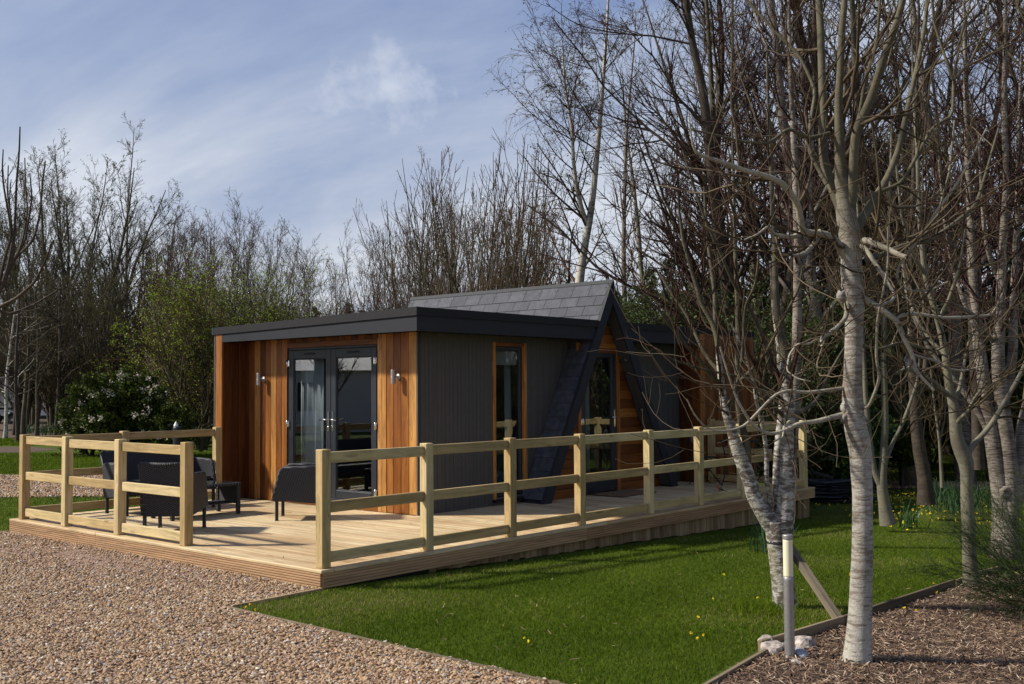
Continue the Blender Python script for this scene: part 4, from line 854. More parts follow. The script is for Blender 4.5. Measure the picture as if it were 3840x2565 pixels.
for s_ in (-1, 1):
    b = MB(); b.tube([(.002, s_*.009, .024), (-.002, s_*.01, .0)], .0015, 5); b.tube([(-.010, s_*.01, .001), (.006, s_*.01, .001)], .0014, 5); b.build('leg', m_black, t)
    b = MB(); b.tube([(-.004, s_*.021, .055), (.02, s_*.022, .045), (.055, s_*.012, .025)], [.004, .014, .002], 8); b.build('wing', m_robin, t)
    b = MB(); b.lathe([(.0003, -.0022), (.0022, 0), (.0003, .0022)], (-.038, s_*.0125, .096), 8); b.build('eye', m_black, t)
# ---------------------------------------------------------------- bollard light, rocks, prop
p = at(2963, 2510, 6.93); bx, by_ = p[0], p[1]; bz = float(gz(bx, by_))
t = thing('bollard_light', 'slim steel bollard light with cream diffuser beside the white rocks', 'bollard light', (bx, by_, bz))
b = MB(); b.lathe([(.055, 0), (.055, .008), (.033, .01), (.033, .53), (.031, .532)], k=28); b.build('pole', m_steel, t)
b = MB(); b.lathe([(.0305, .533), (.032, .536), (.032, .77), (.0305, .773)], k=28); b.build('diffuser', m_diff, t)
b = MB(); b.lathe([(.030, .774), (.034, .776), (.034, .80), (.030, .806), (.0, .807)], k=28); b.build('cap', m_steel, t)
def rock(px, py, D, s, label, mt, seed, sc=(1, .8, .7)):
    rg = np.random.default_rng(seed); import bmesh; bm = bmesh.new(); bmesh.ops.create_icosphere(bm, subdivisions=3, radius=1)
    pl = [nrm(rg.normal(size=3)) for _ in range(11)]; of = rg.uniform(.62, .85, 11)
    for v in bm.verts:
        c = np.array(v.co)
        for n_, o_ in zip(pl, of):
            k = c @ n_-o_
            if k > 0: c = c-n_*k
        c = c+rg.normal(size=3)*.035; v.co = Vector(c*np.array(sc)*s)
    me = bpy.data.meshes.new('rock'); bm.to_mesh(me); bm.free(); me.materials.append(mt); o = link('rock', me); q = at(px, py, D); o.location = (q[0], q[1], float(gz(q[0], q[1]))+s*sc[2]*.35); o.rotation_euler = (0, 0, rg.uniform(0, 6)); tag(o, label, 'rock', 'rocks round the bollard light')
rock(2873, 2462, 7.25, .085, 'brownish upright rock nearest the lawn edging, left of the bollard', m_rock, 3, (.9, .6, .9)); rock(2900, 2488, 7.08, .105, 'largest pale rock at the left of the bollard light', m_rock, 4, (1.1, .8, .65))
rock(2942, 2462, 7.2, .05, 'small pinkish rock half hidden behind the bollard light', m_rock, 5); rock(3012, 2455, 7.25, .10, 'pale rock behind and right of the bollard light', m_rock, 6, (1.1, .9, .65))
rock(2998, 2488, 6.98, .08, 'blue grey flat rock right in front of the bollard light', m_rockg, 7, (1.15, .7, .55)); rock(2988, 2512, 6.8, .045, 'smallest pale rock in front of the bollard light', m_rock, 8, (1.2, .8, .5))
t = thing('tree_stake', 'diagonal weathered timber prop leaning from the twin birch to the edging', 'stake', tuple(gp(3160, 8.2))); b = MB()
f0 = gp(3158, 8.15); b.beam(f0-np.array([0, 0, .06]), at(2950, 2035, 8.95), .055, .06); part(b, 'prop', m_old, t)

# ---------------------------------------------------------------- trees
def mk(name, label, cat, group, trunk_me, crown_me, leaf_me=None, loc=(0, 0, 0), rz=0, sc=1, kind=None, subs=('trunk', 'crown', 'leaves')):
    t = thing(name, label, cat, loc, rz, group); t.scale = (sc,)*3
    link(subs[0], trunk_me, t)
    if crown_me: link(subs[1], crown_me, t)
    if leaf_me: link(subs[2], leaf_me, t)
    return t
def traced(rows, D, dz=None, n=26, wig=0):
    """rows (px,py,half width px); D depth, dz: depth drift along the limb"""
    out = []
    for i, (px, py, hw) in enumerate(rows):
        d = D+(dz*(i/(len(rows)-1)) if dz else 0); q = at(px, py, d); out.append((*q, hw*d/CF))
    P, R = poly(out, n)
    if wig: w = RN.normal(size=P.shape)*wig; w = np.cumsum(w, 0)*.3; w[0] = 0; P = P+w
    return P, R
def stack(lst): return np.stack([a for a, _ in lst]), np.stack([b for _, b in lst])
def knots(mt, t, pts):
    for px, py, D, r in pts: b = MB(); c = at(px, py, D)+FW*r*.55; disc(b, c, -FW, [(r*1.15, -r*1.0), (r*1.05, -.35*r), (r*.8, -.08*r), (r*.55, -r*.02), (r*.3, -r*.22), (r*.05, -r*.3)], 14); part(b, 'knot', mt, t)

# tree 1: pale smooth tree in the bark bed
D1 = 6.86
T = [traced([(3213, 2505, 60), (3215, 2485, 57), (3217, 2440, 50), (3220, 2380, 46), (3226, 2300, 43), (3229, 2200, 41), (3234, 2080, 39), (3234, 1960, 37), (3235, 1840, 37), (3227, 1750, 39), (3229, 1700, 40), (3216, 1640, 43), (3200, 1560, 39), (3195, 1490, 37), (3199, 1400, 34), (3202, 1260, 32), (3205, 1150, 35), (3199, 1100, 42), (3193, 1030, 39), (3193, 960, 38), (3190, 905, 39), (3180, 850, 40), (3168, 780, 34), (3158, 714, 26), (3153, 670, 24)], D1, n=60)]
T2 = [traced(r, D1, dz, n=34) for r, dz in [
 ([(3157, 714, 25), (3152, 638, 23), (3149, 560, 19), (3146, 460, 17), (3143, 380, 15), (3151, 270, 14), (3156, 120, 13), (3168, 0, 12), (3176, -180, 9), (3190, -420, 5)], 0),
 ([(3160, 790, 24), (3130, 720, 20), (3100, 650, 18), (3086, 587, 17), (3086, 434, 16), (3083, 306, 15), (3080, 204, 14), (3077, 100, 14), (3070, 0, 13), (3060, -200, 9), (3050, -420, 5)], .35),
 ([(3180, 830, 22), (3198, 720, 19), (3200, 620, 17), (3208, 490, 18), (3250, 410, 17), (3280, 330, 16), (3300, 260, 15), (3331, 163, 14), (3361, 92, 13), (3387, 0, 12), (3420, -200, 9), (3440, -400, 5)], -.4),
 ([(3205, 870, 20), (3230, 830, 18), (3268, 760, 16), (3305, 710, 14), (3340, 640, 12), (3370, 560, 11), (3400, 420, 10), (3440, 250, 9), (3470, 90, 8), (3480, -60, 7), (3500, -300, 4)], .6),
 ([(3165, 960, 17), (3140, 900, 14), (3091, 874, 13), (3045, 876, 13), (3004, 870, 13), (3000, 802, 13), (2994, 766, 12), (2955, 712, 12), (2930, 680, 11), (2871, 659, 10), (2784, 637, 9), (2684, 600, 8), (2604, 577, 6), (2590, 500, 3), (2584, 420, 2)], -.5),
 ([(3006, 870, 10), (2980, 888, 9), (2953, 889, 8), (2902, 879, 7), (2879, 850, 6), (2840, 880, 4), (2790, 900, 3)], -.3),
 ([(3075, 868, 11), (3062, 900, 10), (3045, 925, 9), (3020, 950, 8), (2990, 960, 7), (2968, 958, 6)], -.35),
 ([(3222, 925, 15), (3240, 902, 14), (3262, 904, 13), (3285, 916, 12), (3336, 937, 11), (3370, 955, 10), (3404, 966, 9)], -.4),
 ([(3398, 962, 8), (3425, 925, 8), (3443, 889, 8), (3484, 843, 7), (3512, 790, 6), (3540, 756, 6), (3581, 700, 5), (3640, 600, 4), (3700, 480, 3)], -.2),
 ([(3235, 985, 14), (3275, 968, 12), (3310, 955, 11), (3350, 935, 10), (3387, 922, 10), (3440, 910, 9), (3489, 902, 9), (3565, 848, 8), (3620, 805, 8), (3662, 766, 7), (3700, 640, 5), (3745, 480, 4)], .5),
 ([(3390, 970, 6), (3370, 1000, 5), (3362, 1030, 5), (3377, 1072, 5), (3422, 1093, 5), (3489, 1088, 4), (3555, 1057, 4)], -.1),
 ([(3235, 1118, 13), (3262, 1135, 12), (3300, 1159, 12), (3361, 1200, 11), (3387, 1261, 9), (3422, 1333, 8), (3433, 1389, 7), (3470, 1430, 6), (3504, 1465, 5)], -.3),
 ([(3361, 1190, 8), (3400, 1178, 7), (3438, 1177, 7), (3540, 1192, 6), (3616, 1190, 6), (3718, 1182, 5), (3760, 1100, 3)], .2),
 ([(3422, 1331, 6), (3500, 1350, 5), (3560, 1385, 5), (3610, 1392, 4), (3690, 1372, 3)], .2),
 ([(3175, 1120, 12), (3178, 1160, 10), (3170, 1195, 9), (3147, 1220, 8), (3101, 1256, 7), (3080, 1268, 6), (3082, 1300, 5)], -.35),
 ([(3075, 1266, 6), (3030, 1290, 5), (2990, 1290, 4), (2960, 1330, 4), (2950, 1390, 3), (2990, 1420, 3), (3040, 1430, 2)], -.2),
 ([(3170, 1455, 8), (3100, 1464, 7), (3019, 1473, 6), (2953, 1462, 6), (2905, 1480, 5), (2857, 1529, 5), (2793, 1598, 5), (2740, 1615, 4), (2690, 1618, 4), (2640, 1600, 3), (2600, 1550, 3), (2576, 1495, 2)], -.5),
 ([(3165, 1556, 12), (3110, 1568, 10), (3060, 1582, 9), (2997, 1587, 8), (2950, 1612, 8), (2905, 1628, 7), (2870, 1625, 6), (2825, 1598, 6), (2793, 1549, 5), (2760, 1490, 4), (2730, 1400, 4), (2700, 1300, 3)], -.45),
 ([(2990, 1590, 6), (2960, 1580, 6), (2940, 1600, 5), (2935, 1640, 3), (2900, 1655, 2)], -.3),
 ([(3215, 1500, 8), (3250, 1540, 7), (3270, 1500, 6), (3300, 1420, 6), (3285, 1340, 5), (3290, 1200, 5), (3310, 1100, 4), (3330, 1000, 4), (3330, 850, 3)], -.5),
 ([(3195, 905, 11), (3245, 930, 9), (3290, 1000, 8), (3330, 1060, 7), (3358, 1105, 7), (3345, 1128, 6), (3300, 1145, 6), (3262, 1140, 5)], -.6),
 ([(3205, 1270, 7), (3240, 1300, 6), (3300, 1310, 6), (3370, 1285, 5), (3450, 1300, 4), (3560, 1340, 3)], .5),
 ([(3150, 600, 10), (3190, 570, 9), (3205, 500, 8), (3225, 420, 7), (3245, 300, 7), (3290, 150, 6), (3300, 0, 5), (3310, -150, 3)], -.3),
 ([(3100, 690, 9), (3030, 560, 8), (3040, 450, 7), (3060, 340, 7), (3000, 210, 6), (2900, 110, 6), (2800, 0, 5), (2740, -80, 3)], .4),
 ([(3110, 500, 8), (3030, 520, 7), (2960, 480, 7), (2880, 540, 6), (2780, 530, 5), (2660, 500, 4), (2560, 480, 3)], -.4),
 ([(3225, 760, 9), (3290, 720, 8), (3380, 690, 7), (3430, 600, 7), (3500, 470, 6), (3573, 440, 6), (3576, 300, 6), (3600, 150, 5), (3640, 0, 4)], .3),
 ([(3573, 300, 6), (3540, 200, 5), (3500, 80, 4), (3490, -60, 3)], .1), ([(3576, 300, 6), (3640, 230, 5), (3690, 120, 4), (3710, 0, 3)], -.1)]]
P1, R1 = stack(T2); P0, R0 = stack(T)
rg = np.random.default_rng(21)
A, Ar = spawn(P1, R1, 6, (0, 0), (25, 75), 9, (.15, .98), .13, .10, .55, .0032, .4, .3, rg, (.35, 1.3), .06)
A2, Ar2 = spawn(P0, R0, 8, (0, 0), (35, 85), 9, (.6, .98), .15, .06, .18, .003, .35, .3, rg, (.3, 1.1), .07)
A = np.vstack([A, A2]); Ar = np.vstack([Ar, Ar2]); B_, Br = spawn(A, Ar, 3, (.3, .75), (25, 70), 6, (.15, .95), .14, .10, .65, .0022, .5, .3, rg, None, .05)
t = thing('grey_tree', 'pale smooth barked tree in the bark bed right of the bollard light', 'tree', gp(3215, D1))
kn = ([(3178, 1108, D1-.06, .045), (3188, 1530, D1-.06, .04), (3182, 1572, D1-.06, .035), (3255, 1768, D1-.06, .03), (3248, 1875, D1-.07, .032), (3218, 900, D1-.06, .035)])
def world(me_name, groups, mt, nm, parent, **kw): 
    o = link(nm, tmesh(me_name, groups, mt, **kw), parent); o.matrix_parent_inverse = Matrix.Translation(-Vector(parent.location)); return o
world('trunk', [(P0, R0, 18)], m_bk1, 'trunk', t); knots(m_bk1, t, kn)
for q in range(len(T2)): world('limb', [(P1[q:q+1], R1[q:q+1], 9)], m_limb if q in (0, 1, 2, 3, 9, 21, 22, 23, 24, 25, 26, 27) else m_limbp, 'limb', t)
world('twigs', [(A, Ar, 5), (B_, Br, 3)], m_tw_li, 'twigs', t)

# tree 2: twin stemmed birch with a black tie
D2 = 8.8
TA = [traced([(2944, 2285, 52), (2942, 2262, 46), (2938, 2200, 42), (2930, 2130, 42), (2922, 2060, 42), (2919, 2000, 47), (2917, 1950, 52)], D2, n=20),
 traced([(2905, 1990, 34), (2880, 1950, 33), (2855, 1905, 32), (2830, 1867, 29), (2806, 1787, 27), (2785, 1735, 27), (2764, 1680, 25), (2752, 1640, 20), (2738, 1600, 17), (2723, 1548, 16), (2714, 1500, 14), (2706, 1440, 12), (2701, 1391, 12), (2695, 1330, 11)], D2, n=44),
 traced([(2935, 2000, 40), (2941, 1940, 34), (2944, 1900, 32), (2946, 1851, 32), (2952, 1800, 29), (2953, 1755, 28), (2952, 1700, 26), (2953, 1659, 26), (2956, 1564, 24), (2958, 1500, 22), (2946, 1446, 19), (2942, 1350, 17)], D2, 0, n=44)]
TB = [traced(r, D2, dz, n=30) for r, dz in [
 ([(2699, 1360, 11.5), (2695, 1312, 11), (2684, 1240, 11), (2660, 1190, 9), (2634, 1150, 9), (2611, 1073, 8), (2589, 1000, 7), (2560, 900, 6), (2545, 780, 4)], .1),
 ([(2943, 1370, 17), (2942, 1335, 16), (2924, 1240, 14), (2913, 1167, 13), (2907, 1056, 12), (2904, 900, 11), (2896, 760, 9), (2890, 600, 8), (2880, 400, 6), (2876, 200, 4)], .3),
 ([(2800, 1740, 17), (2805, 1690, 16), (2800, 1650, 14), (2784, 1612, 13), (2774, 1564, 13), (2768, 1500, 12), (2762, 1446, 11), (2766, 1360, 10), (2768, 1279, 10), (2766, 1180, 9), (2765, 1112, 9), (2759, 1000, 8), (2755, 850, 7), (2750, 650, 5), (2745, 450, 4)], .2),
 ([(2905, 1960, 12), (2889, 1883, 10), (2878, 1830, 9), (2873, 1787, 9), (2876, 1707, 9), (2868, 1640, 8), (2858, 1590, 8), (2845, 1545, 7), (2835, 1500, 7), (2828, 1440, 6), (2800, 1350, 5), (2770, 1270, 4), (2740, 1210, 3)], -.2),
 ([(2948, 1960, 20), (2915, 1870, 17), (2912, 1790, 16), (2916, 1700, 15), (2920, 1640, 14), (2926, 1580, 13), (2935, 1500, 12), (2925, 1400, 11), (2920, 1300, 9), (2900, 1160, 7), (2890, 980, 6)], .35),
 ([(2712, 1450, 10), (2689, 1430, 9), (2660, 1400, 8), (2638, 1368, 8), (2605, 1330, 8), (2574, 1296, 7), (2545, 1260, 7), (2522, 1228, 7), (2505, 1210, 6), (2495, 1194, 6), (2468, 1153, 5), (2427, 1129, 5), (2379, 1102, 3)], -.5),
 ([(2712, 1410, 9), (2686, 1382, 8), (2660, 1352, 7), (2640, 1322, 7), (2620, 1280, 7), (2601, 1238, 6), (2577, 1184, 6), (2543, 1136, 5), (2502, 1075, 5), (2488, 1051, 4), (2470, 1020, 3)], .3),
 ([(2697, 1370, 9), (2690, 1290, 8), (2681, 1200, 8), (2681, 1112, 8), (2667, 1000, 7), (2650, 880, 6), (2640, 700, 4)], .4),
 ([(2730, 1570, 9), (2762, 1446, 8), (2795, 1410, 8), (2829, 1379, 7), (2860, 1340, 7), (2885, 1301, 6), (2913, 1240, 6), (2940, 1190, 6), (2963, 1145, 5), (2996, 1084, 4), (3010, 1000, 3)], -.5),
 ([(2890, 1400, 9), (2868, 1290, 9), (2850, 1240, 9), (2840, 1212, 9), (2820, 1175, 9), (2801, 1139, 8), (2756, 1072, 8), (2723, 1000, 7), (2690, 920, 6), (2650, 840, 5), (2600, 700, 4), (2560, 560, 3)], -.4),
 ([(2720, 1540, 6), (2760, 1450, 6), (2780, 1380, 6), (2790, 1240, 6), (2795, 1140, 5), (2830, 1080, 5), (2845, 980, 4), (2845, 860, 3)], -.6),
 ([(2857, 1424, 5), (2790, 1415, 5), (2729, 1405, 5), (2633, 1383, 4), (2580, 1368, 4), (2538, 1355, 4), (2487, 1330, 3)], -.3),
 ([(2940, 1560, 9), (2905, 1530, 7), (2880, 1500, 6), (2860, 1440, 5), (2870, 1380, 4), (2885, 1340, 3)], -.3),
 ([(2965, 1560, 10), (3010, 1540, 8), (3050, 1515, 7), (3075, 1480, 6), (3110, 1400, 5), (3150, 1330, 4), (3175, 1290, 3)], .5),
 ([(2735, 1560, 5), (2725, 1548, 5), (2700, 1535, 4), (2690, 1532, 3)], -.2)]]
P0, R0 = stack([TA[1], TA[2]]); P1, R1 = stack(TB); rg = np.random.default_rng(22)
A, Ar = spawn(np.vstack([P1]), R1, 4, (0, 0), (25, 65), 8, (.3, .98), .13, .08, .55, .003, .4, .4, rg, (.3, 1.2), .05)
A2, Ar2 = spawn(P0, R0, 4, (0, 0), (30, 70), 8, (.7, .98), .12, .12, .4, .003, .4, .4, rg, (.4, 1.5), .05)
A = np.vstack([A, A2]); Ar = np.vstack([Ar, Ar2]); B_, Br = spawn(A, Ar, 3, (.3, .7), (25, 65), 6, (.15, .95), .12, .08, .6, .0022, .5, .3, rg, None, .04)
t = thing('twin_birch', 'birch with two leaning pale stems tied by a black strap', 'tree', gp(2940, D2))
world('trunk', [(TA[0][0][None], TA[0][1][None], 18), (P0, R0, 16)], m_bk2, 'trunk', t)
for q in range(len(TB)): world('limb', [(P1[q:q+1], R1[q:q+1], 9)], m_bk2 if q in (3, 4) else m_bk7, 'limb', t)
knots(m_bk2, t, [(2948, 1925, D2-.06, .045), (2776, 1688, D2-.05, .028)])
world('twigs', [(A, Ar, 5), (B_, Br, 3)], m_tw_br, 'twigs', t)
c = at(2921, 2030, D2); b = MB(); b.lathe([(.096, -.018), (.1, -.014), (.1, .016), (.096, .02)], k=24); o = b.build('tree_tie', m_strap); o.location = c; tag(o, 'black strap round the twin birch below its fork', 'strap')

# tree 3: slim grey tree with a kink
D3 = gp(3640, 9)[0]*0+10.05
TA = [traced([(3645, 2190, 34), (3641, 2175, 30), (3638, 2120, 27), (3633, 2040, 25), (3632, 1960, 25), (3628, 1900, 24), (3625, 1860, 23), (3625, 1800, 22), (3629, 1760, 25), (3628, 1725, 31), (3605, 1695, 30), (3588, 1660, 25), (3582, 1620, 22), (3583, 1568, 22), (3580, 1530, 20), (3568, 1490, 17), (3558, 1440, 16), (3550, 1390, 14), (3546, 1330, 13), (3530, 1250, 12), (3514, 1185, 12), (3490, 1110, 11), (3468, 1031, 11), (3455, 900, 9), (3445, 760, 8), (3440, 560, 7), (3425, 350, 5), (3420, 150, 3)], D3, n=50)]
TB = [traced(r, D3, dz, n=26) for r, dz in [
 ([(3628, 1700, 13), (3640, 1680, 11), (3665, 1650, 11), (3689, 1628, 10), (3725, 1580, 10), (3756, 1528, 9), (3790, 1470, 8), (3829, 1400, 8), (3870, 1300, 6), (3900, 1150, 4)], .3),
 ([(3580, 1600, 9), (3600, 1570, 8), (3630, 1545, 7), (3650, 1500, 6), (3680, 1460, 5)], -.3), ([(3575, 1500, 9), (3595, 1470, 8), (3610, 1400, 7), (3620, 1340, 5), (3640, 1250, 4)], .2),
 ([(3555, 1480, 9), (3500, 1430, 8), (3440, 1400, 7), (3400, 1380, 6), (3360, 1400, 4)], -.4), ([(3545, 1330, 8), (3490, 1280, 7), (3440, 1200, 6), (3400, 1100, 5), (3380, 960, 4)], .4),
 ([(3520, 1200, 8), (3560, 1120, 7), (3600, 1000, 6), (3620, 860, 4)], -.3), ([(3470, 1030, 8), (3420, 950, 7), (3380, 800, 6), (3360, 600, 4)], -.3), ([(3460, 900, 7), (3520, 800, 6), (3560, 650, 5), (3580, 450, 4)], .3)]]
P0, R0 = stack(TA); P1, R1 = stack(TB); rg = np.random.default_rng(23)
A, Ar = spawn(P1, R1, 8, (0, 0), (25, 65), 7, (.2, .98), .13, .06, .55, .003, .4, .4, rg, (.3, 1.2), .06); A2, Ar2 = spawn(P0, R0, 26, (0, 0), (30, 75), 7, (.42, .98), .13, .1, .3, .003, .4, .4, rg, (.4, 1.5), .05)
A = np.vstack([A, A2]); Ar = np.vstack([Ar, Ar2]); B_, Br = spawn(A, Ar, 5, (.3, .7), (25, 65), 5, (.15, .95), .12, .06, .6, .0024, .5, .3, rg)
t = thing('slim_grey_tree', 'slim grey tree with a kinked trunk at the edging corner', 'tree', gp(3640, D3)); world('trunk', [(P0, R0, 14)], m_bk3, 'trunk', t); world('limbs', [(P1, R1, 8)], m_bk3, 'limbs', t)
world('twigs', [(A, Ar, 5), (B_, Br, 3)], m_tw_gr, 'twigs', t)

# tree 4: big silvery birch at the right edge
D4 = 12.1
TA = [traced(r, D4, dz, n=44) for r, dz in [
 ([(3772, 2110, 66), (3772, 2070, 58), (3772, 2000, 50), (3768, 1940, 44), (3756, 1890, 34), (3745, 1800, 31), (3731, 1715, 29), (3715, 1601, 28), (3704, 1530, 27), (3695, 1467, 27), (3684, 1400, 25), (3675, 1333, 23), (3667, 1250, 21), (3660, 1159, 18), (3645, 1000, 16), (3640, 800, 13), (3625, 550, 11), (3620, 300, 8), (3615, 60, 6), (3615, -150, 4)], .1),
 ([(3776, 2060, 40), (3783, 1950, 36), (3791, 1870, 33), (3789, 1780, 31), (3780, 1668, 28), (3766, 1580, 28), (3756, 1501, 27), (3745, 1400, 25), (3740, 1333, 24), (3746, 1261, 22), (3752, 1150, 19), (3755, 1040, 17), (3764, 853, 14), (3775, 700, 12), (3765, 400, 10), (3770, 100, 8), (3772, -150, 4)], -.1),
 ([(3800, 1900, 30), (3822, 1800, 27), (3838, 1700, 26), (3833, 1621, 25), (3860, 1500, 22), (3880, 1350, 18), (3890, 1100, 14), (3900, 800, 10), (3900, 400, 6)], .3),
 ([(3765, 1500, 20), (3790, 1400, 18), (3800, 1300, 17), (3800, 1159, 15), (3808, 980, 13), (3815, 800, 10), (3820, 500, 7), (3830, 200, 4)], .3)]]
TB = [traced(r, D4, dz, n=26) for r, dz in [([(3715, 1640, 13), (3675, 1555, 12), (3630, 1490, 11), (3581, 1427, 10), (3530, 1370, 9), (3488, 1313, 8), (3430, 1200, 6), (3390, 1080, 4)], .3),
 ([(3735, 1300, 10), (3700, 1240, 9), (3650, 1180, 8), (3600, 1150, 6), (3540, 1130, 4)], -.5), ([(3750, 1060, 10), (3710, 960, 9), (3690, 850, 8), (3680, 700, 6), (3670, 500, 4)], -.3), ([(3670, 1260, 9), (3620, 1150, 8), (3570, 1000, 7), (3540, 820, 5), (3520, 600, 4)], .4)]]
P0, R0 = stack(TA); P1, R1 = stack(TB); rg = np.random.default_rng(24)
A, Ar = spawn(P1, R1, 9, (0, 0), (25, 60), 7, (.2, .98), .1, .06, .5, .003, .4, .4, rg, (.4, 1.4), .05); A2, Ar2 = spawn(P0, R0, 42, (0, 0), (30, 70), 7, (.35, .98), .1, .1, .25, .003, .4, .4, rg, (.5, 2.0), .05)
A = np.vstack([A, A2]); Ar = np.vstack([Ar, Ar2]); B_, Br = spawn(A, Ar, 8, (.25, .6), (25, 65), 5, (.15, .95), .12, .0, .6, .0025, .5, .3, rg)
t = thing('silvery_birch', 'large silvery birch with several stems at the right edge', 'tree', gp(3772, D4)); world('trunk', [(P0, R0, 16)], m_bk4, 'trunk', t); world('limbs', [(P1, R1, 8)], m_bk4, 'limbs', t)
knots(m_bk4, t, [(3786, 1850, D4-.15, .07), (3700, 1490, D4-.1, .04)]); world('twigs', [(A, Ar, 4), (B_, Br, 3)], m_tw_pu, 'twigs', t)
# trees 5-8: mid distance trunks
def midtree(name, label, rows, limbs, D, bk, tw, seed, n0=40, up=.08, t0=.4, cnt2=6, ll=(.6, 2.4)):
    P0, R0 = stack([traced(r, D, None, n=n0) for r in rows]); rg = np.random.default_rng(seed)
    t = thing(name, label, 'tree', gp(rows[0][0][0], D)); gs = [(P0, R0, 12)]
    if limbs: P1, R1 = stack([traced(r, D, dz, n=24) for r, dz in limbs]); gs.append((P1, R1, 8)); A, Ar = spawn(P1, R1, 7, (0, 0), (25, 60), 7, (.2, .98), .12, up, .5, .003, .4, .4, rg, (ll[0]*.6, ll[1]*.6), .05)
    A2, Ar2 = spawn(P0, R0, 24, (0, 0), (30, 70), 7, (t0, .98), .12, up, .35, .003, .4, .4, rg, ll, .05)
    A, Ar = (np.vstack([A, A2]), np.vstack([Ar, Ar2])) if limbs else (A2, Ar2); B_, Br = spawn(A, Ar, cnt2, (.3, .65), (25, 60), 5, (.15, .95), .12, up/2, .6, .0028, .5, .3, rg)
    world('trunk', gs, bk, 'trunk', t); world('twigs', [(A, Ar, 4), (B_, Br, 3)], tw, 'twigs', t); return t
midtree('forked_grey_tree', 'grey tree forking low down just right of the nearest pale trunk', [[(3330, 1965, 32), (3324, 1945, 27), (3316, 1890, 22), (3309, 1840, 20), (3303, 1808, 20), (3312, 1760, 16), (3315, 1680, 14), (3320, 1600, 13), (3318, 1480, 12), (3312, 1350, 10), (3318, 1150, 9), (3330, 900, 7), (3340, 650, 5), (3345, 400, 3)], [(3303, 1815, 16), (3282, 1785, 12), (3272, 1730, 11), (3266, 1680, 10), (3256, 1600, 10), (3245, 1480, 9), (3240, 1350, 8), (3230, 1150, 7), (3225, 950, 6), (3215, 750, 4), (3210, 600, 3)]], [([(3322, 1725, 8), (3335, 1695, 8), (3350, 1655, 7), (3380, 1600, 7), (3410, 1520, 6), (3440, 1430, 5), (3450, 1330, 4)], .2), ([(3260, 1640, 7), (3240, 1590, 6), (3215, 1540, 5), (3200, 1470, 4)], -.2)], 14.8, m_bk3, m_tw_gr, 25)
midtree('dark_birch', 'dark brown trunked birch leaning left above the celandines', [[(3474, 1890, 36), (3470, 1868, 30), (3471, 1820, 27), (3466, 1770, 27), (3452, 1720, 25), (3443, 1660, 24), (3437, 1600, 23), (3433, 1530, 21), (3428, 1454, 20), (3422, 1380, 17), (3418, 1280, 15), (3415, 1100, 13), (3420, 850, 10), (3430, 550, 8), (3440, 250, 6), (3445, 0, 4)]], [([(3440, 1500, 12), (3462, 1450, 11), (3470, 1380, 10), (3480, 1250, 9), (3500, 1050, 7), (3520, 800, 5)], .3)], 16.5, m_bk5, m_tw_bl, 26)
midtree('thin_sapling', 'thin forked sapling among daffodil clumps', [[(3533, 1828, 8), (3532, 1800, 7), (3529, 1740, 7), (3526, 1690, 6), (3522, 1640, 6), (3512, 1570, 5), (3500, 1480, 4), (3490, 1380, 3)], [(3524, 1650, 5), (3540, 1580, 4), (3548, 1500, 3), (3550, 1420, 3)]], [], 17, m_bk3, m_tw_gr, 27, 20, .06, .3, 4, (.3, 1.0))
midtree('pink_birch', 'pinkish cream barked birch rising behind the twin birch', [[(2960, 1800, 22), (2975, 1600, 21), (2982, 1480, 20), (2985, 1390, 19), (2988, 1280, 18), (2990, 1150, 17), (2992, 1000, 16), (2990, 880, 15), (2985, 700, 13), (2975, 500, 11), (2965, 300, 9), (2960, 100, 7), (2955, -100, 4)], [(2990, 1120, 10), (3010, 1000, 9), (3030, 900, 8), (3040, 700, 6), (3050, 450, 4)]], [], 13, m_bk4, m_tw_pu, 28, 40, .05)
midtree('red_trunked_tree', 'reddish trunked tree standing well behind the silvery birch', [[(3670, 1760, 24), (3668, 1700, 22), (3665, 1600, 21), (3660, 1450, 20), (3650, 1250, 18), (3640, 1000, 15), (3630, 700, 12), (3625, 400, 9), (3620, 100, 6)]], [], 18, m_bk5, m_tw_pu, 29)
# ---------------------------------------------------------------- background trees: a few meshes of each kind, copied as separate trees
def gen(seed, h, r, lv, bk, tw, stems=1, spread=.0, wob=.03, leaf=None, lean=.03, tip=.12, n=14, nt=None):
    """lv: list of spawn settings; first level goes with the trunk"""
    rg = np.random.default_rng(seed); T = []
    for i in range(stems):
        a = 6.283*i/max(stems, 1)+rg.uniform(-.4, .4); s = spread*rg.uniform(.5, 1.2)
        T.append(trunk(h*rg.uniform(.82, 1) if i else h, r*rg.uniform(.6, 1) if i else r, n, (math.cos(a)*s+rg.normal()*lean, math.sin(a)*s+rg.normal()*lean), wob, tip, 1.3, rg, (math.cos(a)*.06*(stems > 1), math.sin(a)*.06*(stems > 1), -.05)))
    P = np.vstack([a for a, _ in T]); R = np.vstack([b for _, b in T]); gs = [(P, R, 9)]; cg = []; cur = (P, R); last = None
    for i, kw in enumerate(lv):
        kw = dict(kw); c = kw.pop('c'); a = kw.pop('ang'); l = kw.pop('l', (0, 0)); cur = spawn(cur[0], cur[1], c, l, a, rng=rg, **kw)
        (gs if i == 0 else cg).append((*cur, 5 if i == 0 else (4 if i == 1 else 3)))
    tr = tmesh('trunk', gs, bk); cr = tmesh('crown', cg, tw); lf = None
    if leaf: v, f, q = leaves(cur[0], leaf[0], leaf[1], rg, leaf[3] if len(leaf) > 3 else .05); lf = arrmesh('leaves', v, f, leaf[2], False, {'rnd': q})
    return tr, cr, lf
